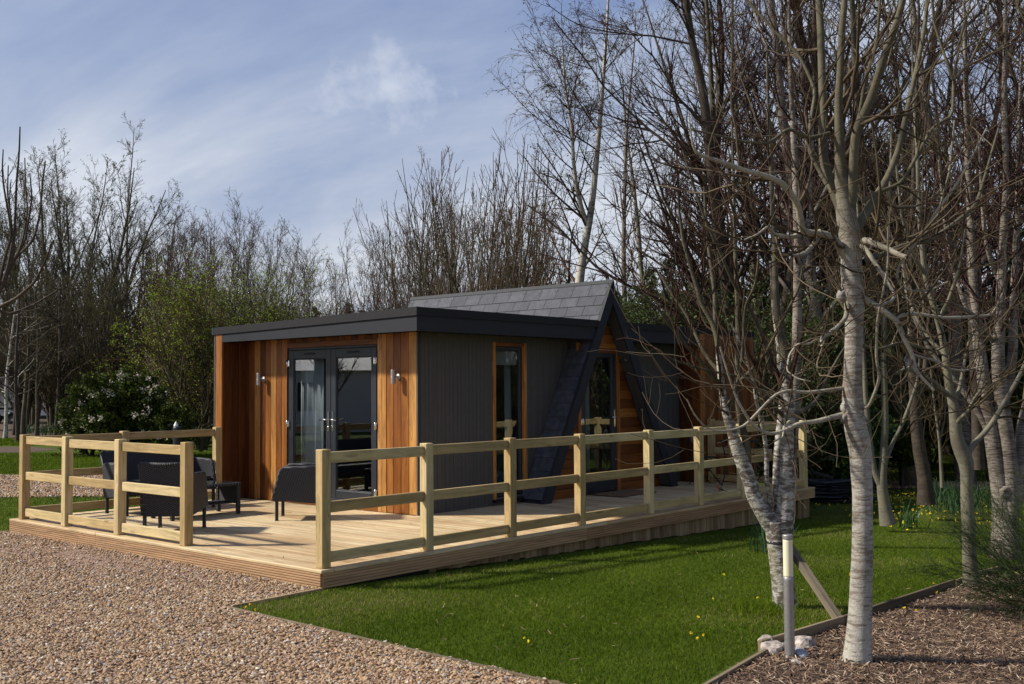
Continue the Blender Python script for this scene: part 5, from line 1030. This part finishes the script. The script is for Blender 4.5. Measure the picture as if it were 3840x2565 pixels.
def plant(kind, v, name, label, cat, group, px, D, sc=1.0, rz=None, z=0):
    g = gp(px, D); return mk(name, label, cat, group, *v, loc=(g[0], g[1], g[2]+z), rz=random.uniform(0, 6.28) if rz is None else rz, sc=sc)
K = dict
# hedge saplings and ash poles
sap = [gen(100+i, 8.5, .05, [K(c=26, ang=(18, 45), labs=(1.2, 4.2), n=7, t=(.12, .98), wob=.07, trop=.07, rr=.5, rmin=.008, taper=.6), K(c=8, ang=(20, 55), l=(.25, .5), n=5, wob=.09, trop=.04, rmin=.0055), K(c=3, ang=(20, 60), l=(.3, .6), n=3, rmin=.0045)], m_bk7, m_tw_ta if i % 2 else m_tw_br, stems=2, spread=.12) for i in range(4)]
rgp = np.random.default_rng(5)
for i in range(44):
    px = 640+1450*((i+rgp.uniform(-.5, .5))/44)**1.25; D = rgp.uniform(36, 52); top = np.interp(px, [600, 800, 900, 1100, 1300, 1500, 1700, 2000], [860, 820, 850, 920, 920, 860, 790, 740])+rgp.normal()*55
    h = (1459-top)/CF*D+1.7; plant(0, sap[i % 4], 'hedge_sapling', 'bare brown sapling in the tall hedge behind the cabin', 'sapling', 'bare saplings of the tall hedge', px, D, h/8.7)
pole = [gen(130+i, 9, .06, [K(c=11, ang=(14, 42), labs=(1.6, 4.8), n=9, t=(.15, .9), wob=.06, trop=.14, rr=.6, rmin=.014, taper=.5), K(c=4, ang=(15, 45), l=(.25, .6), n=6, wob=.08, trop=.12, rmin=.008, rr=.6), K(c=3, ang=(20, 50), l=(.2, .4), n=3, rmin=.005)], m_bk7, m_tw_ta, stems=2, spread=.10, wob=.05) for i in range(3)]
for i in range(19):
    px = 1500+560*(i+rgp.uniform(-.5, .5))/19; D = rgp.uniform(28, 36); top = np.interp(px, [1480, 1600, 1720, 1800, 1950, 2150], [700, 610, 520, 480, 500, 560])+abs(rgp.normal())*120
    h = (1459-top)/CF*D+1.7; plant(0, pole[i % 3], 'ash_pole', 'bare ash with long upright shoots behind the slate gable', 'young tree', 'bare young ashes behind the gable', px, D, h/8.9)
# left group
mult = [gen(150+i, 13, .17, [K(c=26, ang=(18, 48), labs=(2, 5.5), n=9, t=(.08, .97), wob=.08, trop=.08, rr=.5, rmin=.012, taper=.6), K(c=9, ang=(20, 55), l=(.25, .55), n=6, wob=.1, trop=.04, rmin=.008), K(c=6, ang=(20, 60), l=(.25, .5), n=4, rmin=.0055)], m_bk7, m_tw_gr, stems=6, spread=.22, wob=.04, leaf=(1, (.02, .045), m_catkin, .03)) for i in range(2)]
bir = [gen(160+i, 16, .13, [K(c=44, ang=(25, 55), labs=(1.4, 4.6), n=8, t=(.22, .99), wob=.07, trop=.06, rr=.4, rmin=.010, taper=.72), K(c=10, ang=(20, 50), l=(.25, .5), n=6, wob=.1, trop=.0, rmin=.006), K(c=6, ang=(20, 60), l=(.3, .5), n=4, wob=.12, trop=-.1, rmin=.004)], m_bk4, m_tw_pu, wob=.03) for i in range(2)]
plant(0, mult[0], 'multi_stem_tree', 'large many stemmed bare tree between the caravan and the flowering bush', 'tree', None, 285, 50, 1.0, .5)
plant(0, mult[1], 'multi_stem_tree', 'bare many stemmed tree just left of the tall thin birch, nearest the caravan', 'tree', None, 130, 55, .98, 2.2)
plant(0, mult[1], 'multi_stem_tree', 'bare many stemmed tree behind the flowering bush', 'tree', None, 540, 53, .8, 4.0)
plant(0, bir[0], 'tall_birch', 'tallest thin birch of the left group, top standing above the others', 'tree', None, 462, 57, 1.03, 1.0)
plant(0, bir[1], 'tall_birch', 'second tall thin birch, left of the tallest one', 'tree', None, 275, 60, .98, 3.0)
plant(0, bir[1], 'tall_birch', 'lower birch with twigs arching right, above the green budding hawthorn', 'tree', None, 590, 52, .66, 5.0)
plant(0, sap[1], 'bare_tree', 'thin bare tree behind the left edge of the green hawthorn', 'tree', None, 700, 44, .95); plant(0, sap[2], 'bare_tree', 'thin bare tree above the middle of the green hawthorn', 'tree', None, 800, 43, .93)
for i, (px, D, s) in enumerate(((-60, 60, .9), (30, 66, .95), (380, 68, .85), (420, 47, .62), (200, 46, .62), (90, 48, .6), (-150, 50, .9), (640, 60, .75), (350, 44, .5))): plant(0, mult[i % 2], 'bare_tree', 'bare tree filling the thicket of the left wood', 'tree', 'bare trees of the left thicket', px, D, s)
DA = 15.0; PA = [([(-160, 1560, 30), (-130, 1350, 22), (-80, 1220, 16), (-30, 1130, 12), (10, 1080, 8), (35, 1010, 6), (50, 965, 5), (58, 805, 4.5), (62, 673, 4), (72, 582, 3.5), (75, 475, 2.5)], 0),
 ([(20, 1045, 6), (60, 965, 5), (110, 920, 5), (132, 880, 4.5), (150, 800, 4), (158, 700, 3.5), (170, 603, 2.5)], .3), ([(-10, 1100, 6), (20, 960, 5), (45, 880, 4.5), (30, 790, 4), (14, 700, 3.5), (8, 640, 3), (12, 560, 2)], -.3),
 ([(40, 1000, 5), (75, 930, 4.5), (90, 880, 4), (104, 790, 3.5), (96, 705, 3), (93, 592, 2)], .5), ([(60, 965, 5), (95, 900, 4), (108, 820, 3.5), (120, 740, 3), (112, 650, 2)], -.5), ([(0, 1090, 6), (30, 1000, 5), (48, 900, 4), (42, 820, 3.5), (28, 730, 3), (31, 620, 2)], .6),
 ([(-80, 1220, 12), (-60, 1050, 9), (-40, 850, 7), (-20, 650, 4)], 0), ([(-60, 1190, 9), (0, 1150, 7), (60, 1120, 6), (130, 1060, 5), (170, 980, 4), (200, 900, 3)], -.6), ([(-30, 1150, 7), (30, 1180, 6), (90, 1160, 5), (150, 1130, 4), (230, 1080, 3)], .5)]
P0, R0 = stack([traced(r, DA, dz, n=30) for r, dz in PA]); rg = np.random.default_rng(66); A, Ar = spawn(P0, R0, 5, (0, 0), (25, 60), 6, (.25, .95), .1, .1, .4, .005, .5, .3, rg, (.15, .7), .05)
t = thing('pollard_ash', 'dark ash with thick upright shoots at the left edge', 'tree', gp(-160, DA)); world('trunk', [(P0, R0, 7)], m_bk5, 'trunk', t); world('twigs', [(A, Ar, 4)], m_tw_bl, 'twigs', t)
# thin dark trunks on the left lawn edge
thin = [gen(180+i, 6.5, .10, [K(c=22, ang=(45, 85), labs=(1.2, 3.2), n=8, t=(.28, .95), wob=.12, trop=.03, rr=.4, rmin=.010, taper=.4), K(c=7, ang=(25, 60), l=(.3, .6), n=5, wob=.12, rmin=.007), K(c=4, ang=(20, 60), l=(.3, .5), n=3, rmin=.005)], b_, m_tw_gr, wob=.03, tip=.3) for i, b_ in enumerate((m_bk7, m_bk5, m_bk6))]
for px, D, s, v, lab in ((25, 41, .82, 2, 'white barked young birch at the far left, leaning slightly right'), (58, 44, .9, 1, 'thin dark trunk right behind the young white birch'), (72, 38, .85, 1, 'thin dark trunk nearest the railing corner on the left'), (92, 43, 1.0, 0, 'grey thin trunk beside a darker one, left of the daffodils'), (108, 47, .9, 0, 'furthest thin grey trunk in front of the caravan'), (142, 42, .9, 0, 'knobbly thin trunk in front of the middle of the caravan'), (214, 43, 1.0, 1, 'dark thin trunk by the yellow flowers at the right end of the caravan')):
    plant(0, thin[v], 'young_tree', lab, 'young tree', None, px, D, s)
# hawthorn with fresh leaves
haw = [gen(190+i, 6.2, .10, [K(c=24, ang=(20, 65), labs=(1.6, 4.2), n=9, t=(.04, .95), wob=.12, trop=.05, rr=.5, rmin=.010, taper=.5), K(c=9, ang=(20, 60), l=(.25, .6), n=6, wob=.14, trop=.04, rmin=.006), K(c=6, ang=(20, 60), l=(.25, .5), n=4, rmin=.0045)], m_bk7, m_tw_gr if i else m_tw_ta, stems=6, spread=.45, leaf=(1, (.018, .045), m_bud, .04)) for i in range(2)]
for px, D, s, lab in ((760, 32, .84, 'green budding hawthorn right behind the cabin corner'), (640, 34, .74, 'green budding hawthorn above the flowering bush'), (905, 33, .86, 'tallest green budding hawthorn above the flat roof'), (1040, 35, .80, 'green budding hawthorn behind the middle of the flat roof'), (1170, 37, .70, 'rightmost and lowest of the green budding hawthorns')):
    plant(0, haw[px % 2], 'hawthorn', lab, 'shrub', None, px, D, s)
# flowering viburnum
vib = gen(200, 2.3, .04, [K(c=16, ang=(25, 75), labs=(.5, 1.5), n=6, t=(.05, .95), wob=.15, trop=.05, rr=.6, rmin=.008), K(c=9, ang=(25, 70), l=(.3, .6), n=5, wob=.12, rmin=.005), K(c=5, ang=(25, 70), l=(.3, .6), n=3, rmin=.004)], m_bk5, m_tw_bl, stems=7, spread=.5, leaf=(3, (.035, .065), m_ever, .05, ))
vb2 = spawn(*[np.vstack([np.array([[[0, 0, .2], [0, 0, 1.2]]])]), np.array([[.02, .01]])], 1, (1, 1), (0, 1), 2)
def bushbloom(parent, c, R, n, seed, size=(.02, .035)):
    rg = np.random.default_rng(seed); d = nrm(rg.normal(size=(n, 3))); d[:, 2] = np.abs(d[:, 2])*.9; q = c+d*R*rg.uniform(.85, 1.08, (n, 1)); P = (q[:, None]+rg.normal(size=(n, 22, 3))*.045).reshape(-1, 1, 3).repeat(2, 1); v, f, r = leaves(P, 1, size, rg, .01, 0, .9); o = link('blossoms', arrmesh('blossoms', v, f, m_bloom, False, {'rnd': r}), parent)
    return tag(o, kind='stuff')
t = plant(0, vib, 'viburnum', 'dark evergreen bush with cream blossom heads beyond the railing', 'bush', None, 470, 28.5, 1.0, 0); bushbloom(t, np.array([0, 0, 1.05]), np.array([1.25, 1.25, 1.25]), 50, 1)
t = plant(0, vib, 'viburnum', 'lower flowering evergreen bush at the left foot of the dark one', 'bush', None, 345, 29.5, .72, 2); bushbloom(t, np.array([0, 0, .9]), np.array([1.2, 1.2, .9]), 30, 2)
t = plant(0, vib, 'viburnum', 'low flowering evergreen bush beside the cabin corner', 'bush', None, 640, 28, .62, 4); bushbloom(t, np.array([0, 0, .9]), np.array([1.2, 1.2, .9]), 22, 3)
# silver birch behind the gable, traced leaning trunk, hanging twigs with catkins
DB = 27.0; P0, R0 = stack([traced([(2150, 1500, 21), (2160, 1250, 19), (2172, 1060, 17), (2190, 930, 15), (2212, 820, 13), (2228, 700, 11), (2240, 560, 10), (2252, 430, 8), (2265, 260, 7), (2275, 120, 5), (2285, -80, 4), (2300, -250, 2)], DB, None, 50), traced([(2198, 830, 9), (2180, 780, 9), (2160, 690, 8), (2150, 600, 7), (2145, 480, 6), (2120, 330, 4), (2110, 200, 3)], DB, -.5, 50)])
rg = np.random.default_rng(31); A, Ar = spawn(P0, R0, 34, (0, 0), (35, 70), 9, (.12, .99), .06, .05, .35, .008, .35, .5, rg, (1.3, 3.7)); B_, Br = spawn(A, Ar, 9, (.25, .5), (20, 60), 6, (.15, .98), .1, -.05, .6, .005, .4, .4, rg); C_, Cr = spawn(B_, Br, 5, (.35, .8), (20, 60), 5, (.15, .98), .1, -.22, .6, .0042, .5, .3, rg)
t = thing('silver_birch', 'silver birch with white trunk and hanging catkins right behind the gable peak', 'tree', gp(2150, DB)); world('trunk', [(P0, R0, 12)], m_bk6, 'trunk', t); world('crown', [(A, Ar, 4), (B_, Br, 3), (C_, Cr, 3)], m_tw_br, 'crown', t)
v, f, r = leaves(C_, 1, (.018, .035), rg, .03); o = link('catkins', arrmesh('catkins', v, f, m_catkin, False, {'rnd': r}), t); o.matrix_parent_inverse = Matrix.Translation(-Vector(t.location))
plant(0, bir[0], 'white_stemmed_birch', 'thin birch standing close right of the gable peak', 'tree', None, 2330, 29, .78, .3)
# the wood on the right
wd = [gen(210+i, 15, .16, [K(c=24, ang=(25, 60), labs=(1.8, 5.2), n=9, t=(.14, .98), wob=.08, trop=.08, rr=.45, rmin=.012, taper=.5), K(c=9, ang=(20, 55), l=(.3, .55), n=6, wob=.1, trop=.05, rmin=.006), K(c=5, ang=(20, 60), l=(.3, .55), n=4, wob=.1, rmin=.004)], (m_bk5, m_bk7, m_bk3, m_bk5, m_bk4)[i], (m_tw_pu, m_tw_br, m_tw_gr, m_tw_pu, m_tw_br)[i], wob=.04, stems=(1, 2, 1, 3, 1)[i], spread=.12) for i in range(5)]
big = gen(220, 16, .26, [K(c=26, ang=(25, 60), labs=(3, 7.5), n=12, t=(.15, .98), wob=.09, trop=.05, rr=.33, rmin=.014, taper=.4), K(c=11, ang=(20, 55), l=(.3, .6), n=7, wob=.1, trop=.03, rmin=.007), K(c=9, ang=(20, 60), l=(.3, .55), n=4, wob=.12, rmin=.0045), K(c=2, ang=(20, 60), l=(.3, .6), n=3, wob=.12, rmin=.0045)], m_bk5, m_tw_pu, wob=.04, stems=3, spread=.25)
plant(0, big, 'purple_twigged_tree', 'largest dark tree with a haze of fine purple twigs right of the silver birch', 'tree', None, 2790, 23, .85, 1.1); plant(0, big, 'purple_twigged_tree', 'second large dark tree with dense purple twigs behind the pale trunks', 'tree', None, 3250, 27, .95, 3.3)
k = 0
for px, D in ((2600, 36), (2840, 24), (2900, 31), (3030, 27), (3120, 22), (3200, 28), (3400, 22.5), (3455, 28), (3560, 31), (3610, 23), (3740, 27), (3830, 21), (3900, 30), (4080, 22), (4200, 28), (4350, 21), (4550, 18), (2450, 42), (3300, 40), (3650, 40), (2980, 40)):
    plant(0, wd[k % 5], 'wood_tree', 'bare tree standing among the others in the right hand wood', 'tree', 'bare trees of the right hand wood', px, D, random.uniform(.85, 1.1)); k += 1
# bushy low branches and fresh green shrubs under the wood
shr = [gen(230+i, 3.6, .05, [K(c=18, ang=(20, 65), labs=(1, 2.6), n=7, t=(.04, .95), wob=.12, trop=.06, rr=.5, rmin=.008), K(c=8, ang=(20, 60), l=(.3, .6), n=5, wob=.12, rmin=.005), K(c=5, ang=(20, 60), l=(.3, .5), n=4, rmin=.004)], m_bk7, m_tw_gr, stems=6, spread=.4, leaf=(2, (.018, .04), m_under, .05)) for i in range(2)]
for i, (px, D, s) in enumerate(((2860, 22.5, .95), (2905, 21, .9), (2950, 22, 1.05), (3030, 22.5, .9), (3080, 24, 1.1), (2800, 26, 1.1), (3160, 23, 1.0), (3260, 25, 1.0), (3390, 27, .95), (3480, 28, 1.0), (3600, 27, 1.0), (3700, 29, 1.1), (3800, 27, 1.0), (3880, 25, 1.0), (2580, 24, 1.1), (2450, 25, 1.1), (3320, 30, 1.2), (3980, 24, 1.0), (3550, 32, 1.3), (3750, 33, 1.3), (2350, 26, 1.0))):
    plant(0, shr[i % 2], 'green_shrub', 'shrub with small fresh green leaves under the right hand trees', 'shrub', 'fresh green shrubs under the wood', px, D, s)
con = [gen(240+i, 10, .14, [K(c=90, ang=(75, 100), labs=(1.2, 2.4), n=6, t=(.10, .99), wob=.04, trop=-.02, rr=.25, rmin=.012, taper=.85), K(c=9, ang=(40, 70), l=(.25, .45), n=4, wob=.05, rmin=.006)], m_bk5, m_tw_bl, wob=.01, leaf=(9, (.05, .11), m_conif, .06)) for i in range(2)]
for i, (px, D, s) in enumerate(((2440, 43, .66), (2520, 40, .74), (2600, 43, .70), (2680, 40, .78), (2760, 42, .74), (2850, 41, .7), (2930, 44, .74), (3050, 42, .8), (1180, 56, .62), (1290, 58, .66), (1360, 56, .6), (1450, 57, .62), (1540, 55, .58), (1220, 60, .6), (3200, 44, 1.0), (3350, 45, 1.1), (3600, 44, 1.0), (3850, 43, 1.1))):
    plant(0, con[i % 2], 'dark_conifer', 'dark conifer showing through the bare trees', 'conifer', 'dark conifers behind the bare trees', px, D, s)
# dense twiggy undergrowth far behind, one mass
def thicket(name, label, px0, px1, D0, D1, n, h, seed, mt, leaf=None, r=.006):
    rg = np.random.default_rng(seed); b0 = np.array([gp(rg.uniform(px0, px1), rg.uniform(D0, D1)) for _ in range(n)]); hh = rg.uniform(h[0], h[1], n); P = [b0]; d = nrm(rg.normal(size=(n, 3))*.25+np.array([0, 0, 1]))
    for q in range(5): d = nrm(d+rg.normal(size=(n, 3))*.10); P.append(P[-1]+d*hh[:, None]/5)
    P = np.stack(P, 1); R = np.full((n, 1), r*2)*np.linspace(1, .4, 6)[None]; A, Ar = spawn(P, R, 10, (.15, .4), (20, 65), 5, (.05, .95), .15, .05, .6, r*.7, .5, .3, rg)
    o = link(name, tmesh(name, [(P, R, 3), (A, Ar, 3)], mt)); tag(o, label, 'undergrowth', kind='stuff')
    if leaf: v, f, q = leaves(A, leaf[0], leaf[1], rg, .06); o2 = link('leaves', arrmesh('leaves', v, f, leaf[2], False, {'rnd': q}), o)
    return o
thicket('undergrowth', 'thick brown undergrowth at the foot of the left wood and hedge', 360, 1500, 47, 66, 2400, (2, 5), 41, m_tw_bl, (1, (.05, .10), m_ever), .012)
thicket('undergrowth', 'brown undergrowth far behind the caravan', -700, 420, 70, 84, 900, (2, 6), 45, m_tw_bl, (1, (.06, .12), m_ever), .016)
thicket('undergrowth', 'dense leafy undergrowth deep inside the right hand wood', 2150, 4600, 33, 50, 3000, (2, 5.5), 42, m_tw_bl, (2, (.04, .09), m_under), .010)
thicket('undergrowth', 'tangle of bare hedge stems behind the cabin roof', 560, 2300, 40, 50, 2600, (3, 5.2), 43, m_tw_br, None, .009)
# laurels, round bush, daffodils, broom
lau = gen(250, 1.5, .03, [K(c=14, ang=(25, 75), labs=(.4, 1.0), n=6, t=(.05, .95), wob=.15, trop=.08, rr=.6, rmin=.006), K(c=8, ang=(25, 70), l=(.3, .6), n=4, wob=.12, rmin=.004)], m_bk5, m_tw_gr, stems=6, spread=.5, leaf=(9, (.03, .065), m_laurel, .05))
plant(0, lau, 'laurel_bush', 'bright green glossy bush right of the pile of dark slates', 'bush', None, 3150, 21.5, 1.15, 0); plant(0, lau, 'laurel_bush', 'lower glossy green bush behind the nearest pale trunk', 'bush', None, 3235, 22.5, .8, 2)
rb = gen(251, 1.1, .05, [K(c=16, ang=(40, 90), labs=(.3, .6), n=5, t=(.35, .98), wob=.15, trop=.08, rr=.6, rmin=.006), K(c=8, ang=(25, 70), l=(.4, .8), n=4, wob=.12, rmin=.004)], m_bk5, m_tw_bl, leaf=(12, (.03, .06), m_ever, .05))
plant(0, rb, 'round_bush', 'small dark round bush on a short trunk by the gravel path', 'bush', None, 3370, 22, 1.0, 0)
def daffs(px, D, n, label, hh=(.25, .42), sp=.14, seed=1):
    rg = np.random.default_rng(seed); g = gp(px, D); xy = g[:2]+rg.normal(size=(n, 2))*sp; v, f, r = blades(xy, hh, (.014, .024), seed, .22); t = thing('daffodil_clump', label, 'plant', g); o = link('leaves', arrmesh('leaves', v, f, m_daff, False, {'rnd': r}), t); o.matrix_parent_inverse = Matrix.Translation(-Vector(g))
daffs(3576, 17.5, 130, 'largest clump of tall daffodil leaves right of the dark trunk', (.35, .55), .17, 51); daffs(3500, 19, 90, 'clump of daffodil leaves just right of the dark trunk foot', (.35, .5), .12, 52); daffs(3655, 18.5, 90, 'clump of daffodil leaves behind the kinked grey trunk', (.3, .5), .15, 53)
daffs(3392, 15.4, 40, 'sparse daffodil leaves at the foot of the forked grey tree', (.3, .45), .08, 54); daffs(3715, 26, 110, 'daffodil leaves beyond the path behind the silvery birch', (.4, .6), .25, 55); daffs(150, 46, 200, 'daffodil leaves at the edge of the left wood', (.4, .6), .6, 56); daffs(240, 44, 200, 'daffodil leaves with yellow flowers by the thin dark trunk', (.35, .55), .6, 57); daffs(2880, 12.5, 60, 'daffodil leaves seen between the stems of the twin birch', (.3, .45), .12, 58)
rg = np.random.default_rng(61); g0 = gp(3960, 8.6); n = 34; d = nrm(np.column_stack([rg.normal(size=n)*.5, rg.normal(size=n)*.5, np.ones(n)])+np.concatenate([-RT*.9])[None]*rg.uniform(.1, 1.3, (n, 1))); P = [np.repeat(g0[None], n, 0)+rg.normal(size=(n, 3))*np.array([.12, .12, 0])]
for q in range(9): d = nrm(d+rg.normal(size=(n, 3))*.07+np.array([0, 0, -.03])); P.append(P[-1]+d*rg.uniform(.9, 1.15, (n, 1))*.12)
P = np.stack(P, 1); R = np.full((n, 1), .005)*np.linspace(1, .4, 10)[None]; A, Ar = spawn(P, R, 16, (0, 0), (15, 45), 6, (.1, .98), .06, -.02, .6, .0016, .6, .3, rg, (.2, .55)); B_, Br = spawn(A, Ar, 8, (.3, .6), (15, 40), 4, (.1, .95), .06, 0, .8, .0013, .6, .3, rg)
t = thing('broom_bush', 'wispy dark green broom bush at the right edge over the bark bed', 'bush', g0); world('stems', [(P, R, 5), (A, Ar, 3), (B_, Br, 3)], m_broom, 'stems', t)
# ---------------------------------------------------------------- small things in the distance
t = thing('caravan', 'long white static caravan far away behind the left trees', 'caravan', tuple(gp(60, 62)), math.atan2(RT[1], RT[0])); b = MB()
b.prism([(-1.3, .45), (1.3, .45), (1.3, 2.5), (1.2, 2.62), (-1.2, 2.62), (-1.3, 2.5)], -3.6, 3.4, 0); b.build('body', m_white, t)
b = MB(); b.box((-3.5, -1.2, .25), (3.3, 1.2, .45)); b.box((3.3, -.06, .35), (4.4, .06, .45)); b.build('chassis', m_black, t)
for x in (-.5, .4): b = MB(); disc(b, (x, -1.22, .33), (0, -1, 0), [(.33, -.1), (.33, .1), (.2, .11), (.18, .09), (0, .09)], 20); b.build('wheel', m_black, t)
for x in (-2.6, -1.0, 1.2, 2.6): b = MB(); b.box((x-.5, -1.31, 1.35), (x+.5, -1.302, 2.05)); b.build('window', m_frame, t)
b = MB(); b.box((-3.6, -1.312, .8), (3.4, -1.303, .92)); b.build('stripe', m_anth, t)
t = thing('dark_bollard', 'short dark post with a white top behind the rear railing', 'bollard', tuple(gp(668, 24))); b = MB(); b.lathe([(.09, 0), (.10, .02), (.10, .95), (.09, .97), (0, .975)], k=20); b.build('post_body', m_black, t); b = MB(); b.lathe([(.05, .976), (.05, 1.0), (.012, 1.08), (0, 1.085)], (-.04, 0, 0), 12); b.build('white_top', m_white, t)
t = thing('slate_pile', 'untidy pile of dark slates on the grass beyond the deck end', 'pile of slates', tuple(gp(3085, 19.5)), math.atan2(RT[1], RT[0])); rg = np.random.default_rng(71); mbs = MB()
for q in range(60):
    z = .02+.38*(q/60); b = MB(); R = Matrix.Rotation(rg.uniform(-.25, .25), 3, 'Z') @ Matrix.Rotation(rg.normal()*.03, 3, 'X') @ Matrix.Rotation(rg.normal()*.05, 3, 'Y'); c = np.array([rg.uniform(-.55, .62)*(1-.3*q/60), rg.uniform(-.2, .2), z]); w = rg.uniform(.22, .5)
    b.box(c-np.array([w, .16, .005]), c+np.array([w, .16, .005]), np.array(R), c, .002); b.build('slate', m_slate if q % 3 else m_frame, t)
b = MB(); b.box((-.25, -.1, .43), (.12, .05, .50), np.array(Matrix.Rotation(.3, 3, 'Y')), (0, 0, .45), .02); b.build('rubber_scrap', m_rubber, t)
t = thing('post_and_rail_fence', 'low weathered rail fence between the slate pile and the green bush', 'fence', tuple(gp(3000, 23.5)), math.atan2(RT[1], RT[0])+.05)
for x in (-1.6, .0, 1.5): b = MB(); b.box((x-.05, -.05, 0), (x+.05, .05, 1.05)); b.build('post', m_old, t)
for z in (.35, .68, .98): b = MB(); b.box((-1.65, -.09, z-.05), (1.55, -.052, z+.05)); b.build('rail', m_old, t)
t = thing('bird_feeder', 'clear bell shaped bird feeder hanging in front of the dark birch', 'bird feeder', tuple(at(3410, 1358, 13.5))); b = MB(); b.lathe([(.075, -.05), (.075, .0), (.06, .06), (.03, .11), (.012, .14), (.012, .16)], k=18); b.build('bell', m_glass, t); b = MB(); b.lathe([(0, -.07), (.08, -.068), (.082, -.055), (0, -.05)], k=18); b.tube([(0, 0, .16), (.01, 0, .42)], .0025, 5); b.build('tray', m_steel, t)
t = thing('garden_lantern', 'small black lantern on a stake at the right edge', 'lantern', tuple(gp(3836, 15.5))); b = MB(); b.tube([(0, 0, 0), (0, 0, .42)], .008, 6); b.build('stake', m_black, t); b = MB()
for sx in (-1, 1):
    for sy in (-1, 1): b.box((sx*.05-.005, sy*.05-.005, .42), (sx*.05+.005, sy*.05+.005, .60))
b.box((-.06, -.06, .41), (.06, .06, .425)); b.prism([(-.07, .60), (.07, .60), (.0, .68)], -.07, .07, 1); b.build('lantern_frame', m_black, t); b = MB(); b.box((-.044, -.044, .43), (.044, .044, .59)); b.build('glass', m_glass, t)
# ---------------------------------------------------------------- the side the glass reflects and the sun comes from
for i, (x, y, s) in enumerate(((-9.5, 20, .8), (-14, 25, .85), (-19, 16, .8), (-24, 22, .9), (-8, 33, .9), (-28, 30, 1), (-34, 14, 1))):
    mk('drive_tree', 'bare tree beside the drive, outside the view on the sunny side', 'tree', 'bare trees beside the drive', *wd[(1, 2, 4)[i % 3]], loc=(x, y, -.17), rz=i*1.3, sc=s*.8)
for i, (x, y, s) in enumerate(((16, -14, .9), (20, -18, 1), (13, -17, .9), (24, -14, 1), (10, -19, 1), (18, -24, 1), (27, -20, 1), (22, -9, .95), (5, -20, .9), (14, -26, 1))):
    mk('wood_tree', 'bare tree standing among the others in the right hand wood', 'tree', 'bare trees of the right hand wood', *wd[i % 5], loc=(x, y, -.5), rz=i*1.7, sc=s)
thicket('undergrowth', 'leafy undergrowth beyond the right edge of the view', 4650, 9000, 14, 30, 1200, (2, 5), 44, m_tw_bl, (2, (.04, .09), m_under), .012)
t = thing('bungalow', 'pale bungalow across the drive, seen only as a reflection in the glazed doors', 'house', (-17, 30, -.17), .7); b = MB(); b.box((-5, -2.5, 0), (5, 2.5, 2.6), ch=0.001); b.prism([(-2.7, 2.6), (2.7, 2.6), (0, 4.2)], -5.1, 5.1, 0); b.build('wall', m_white, t)
for x in (-3.2, 0, 3.2): b = MB(); b.box((x-.6, -2.53, .9), (x+.6, -2.502, 2.1)); b.build('window', m_frame, t)
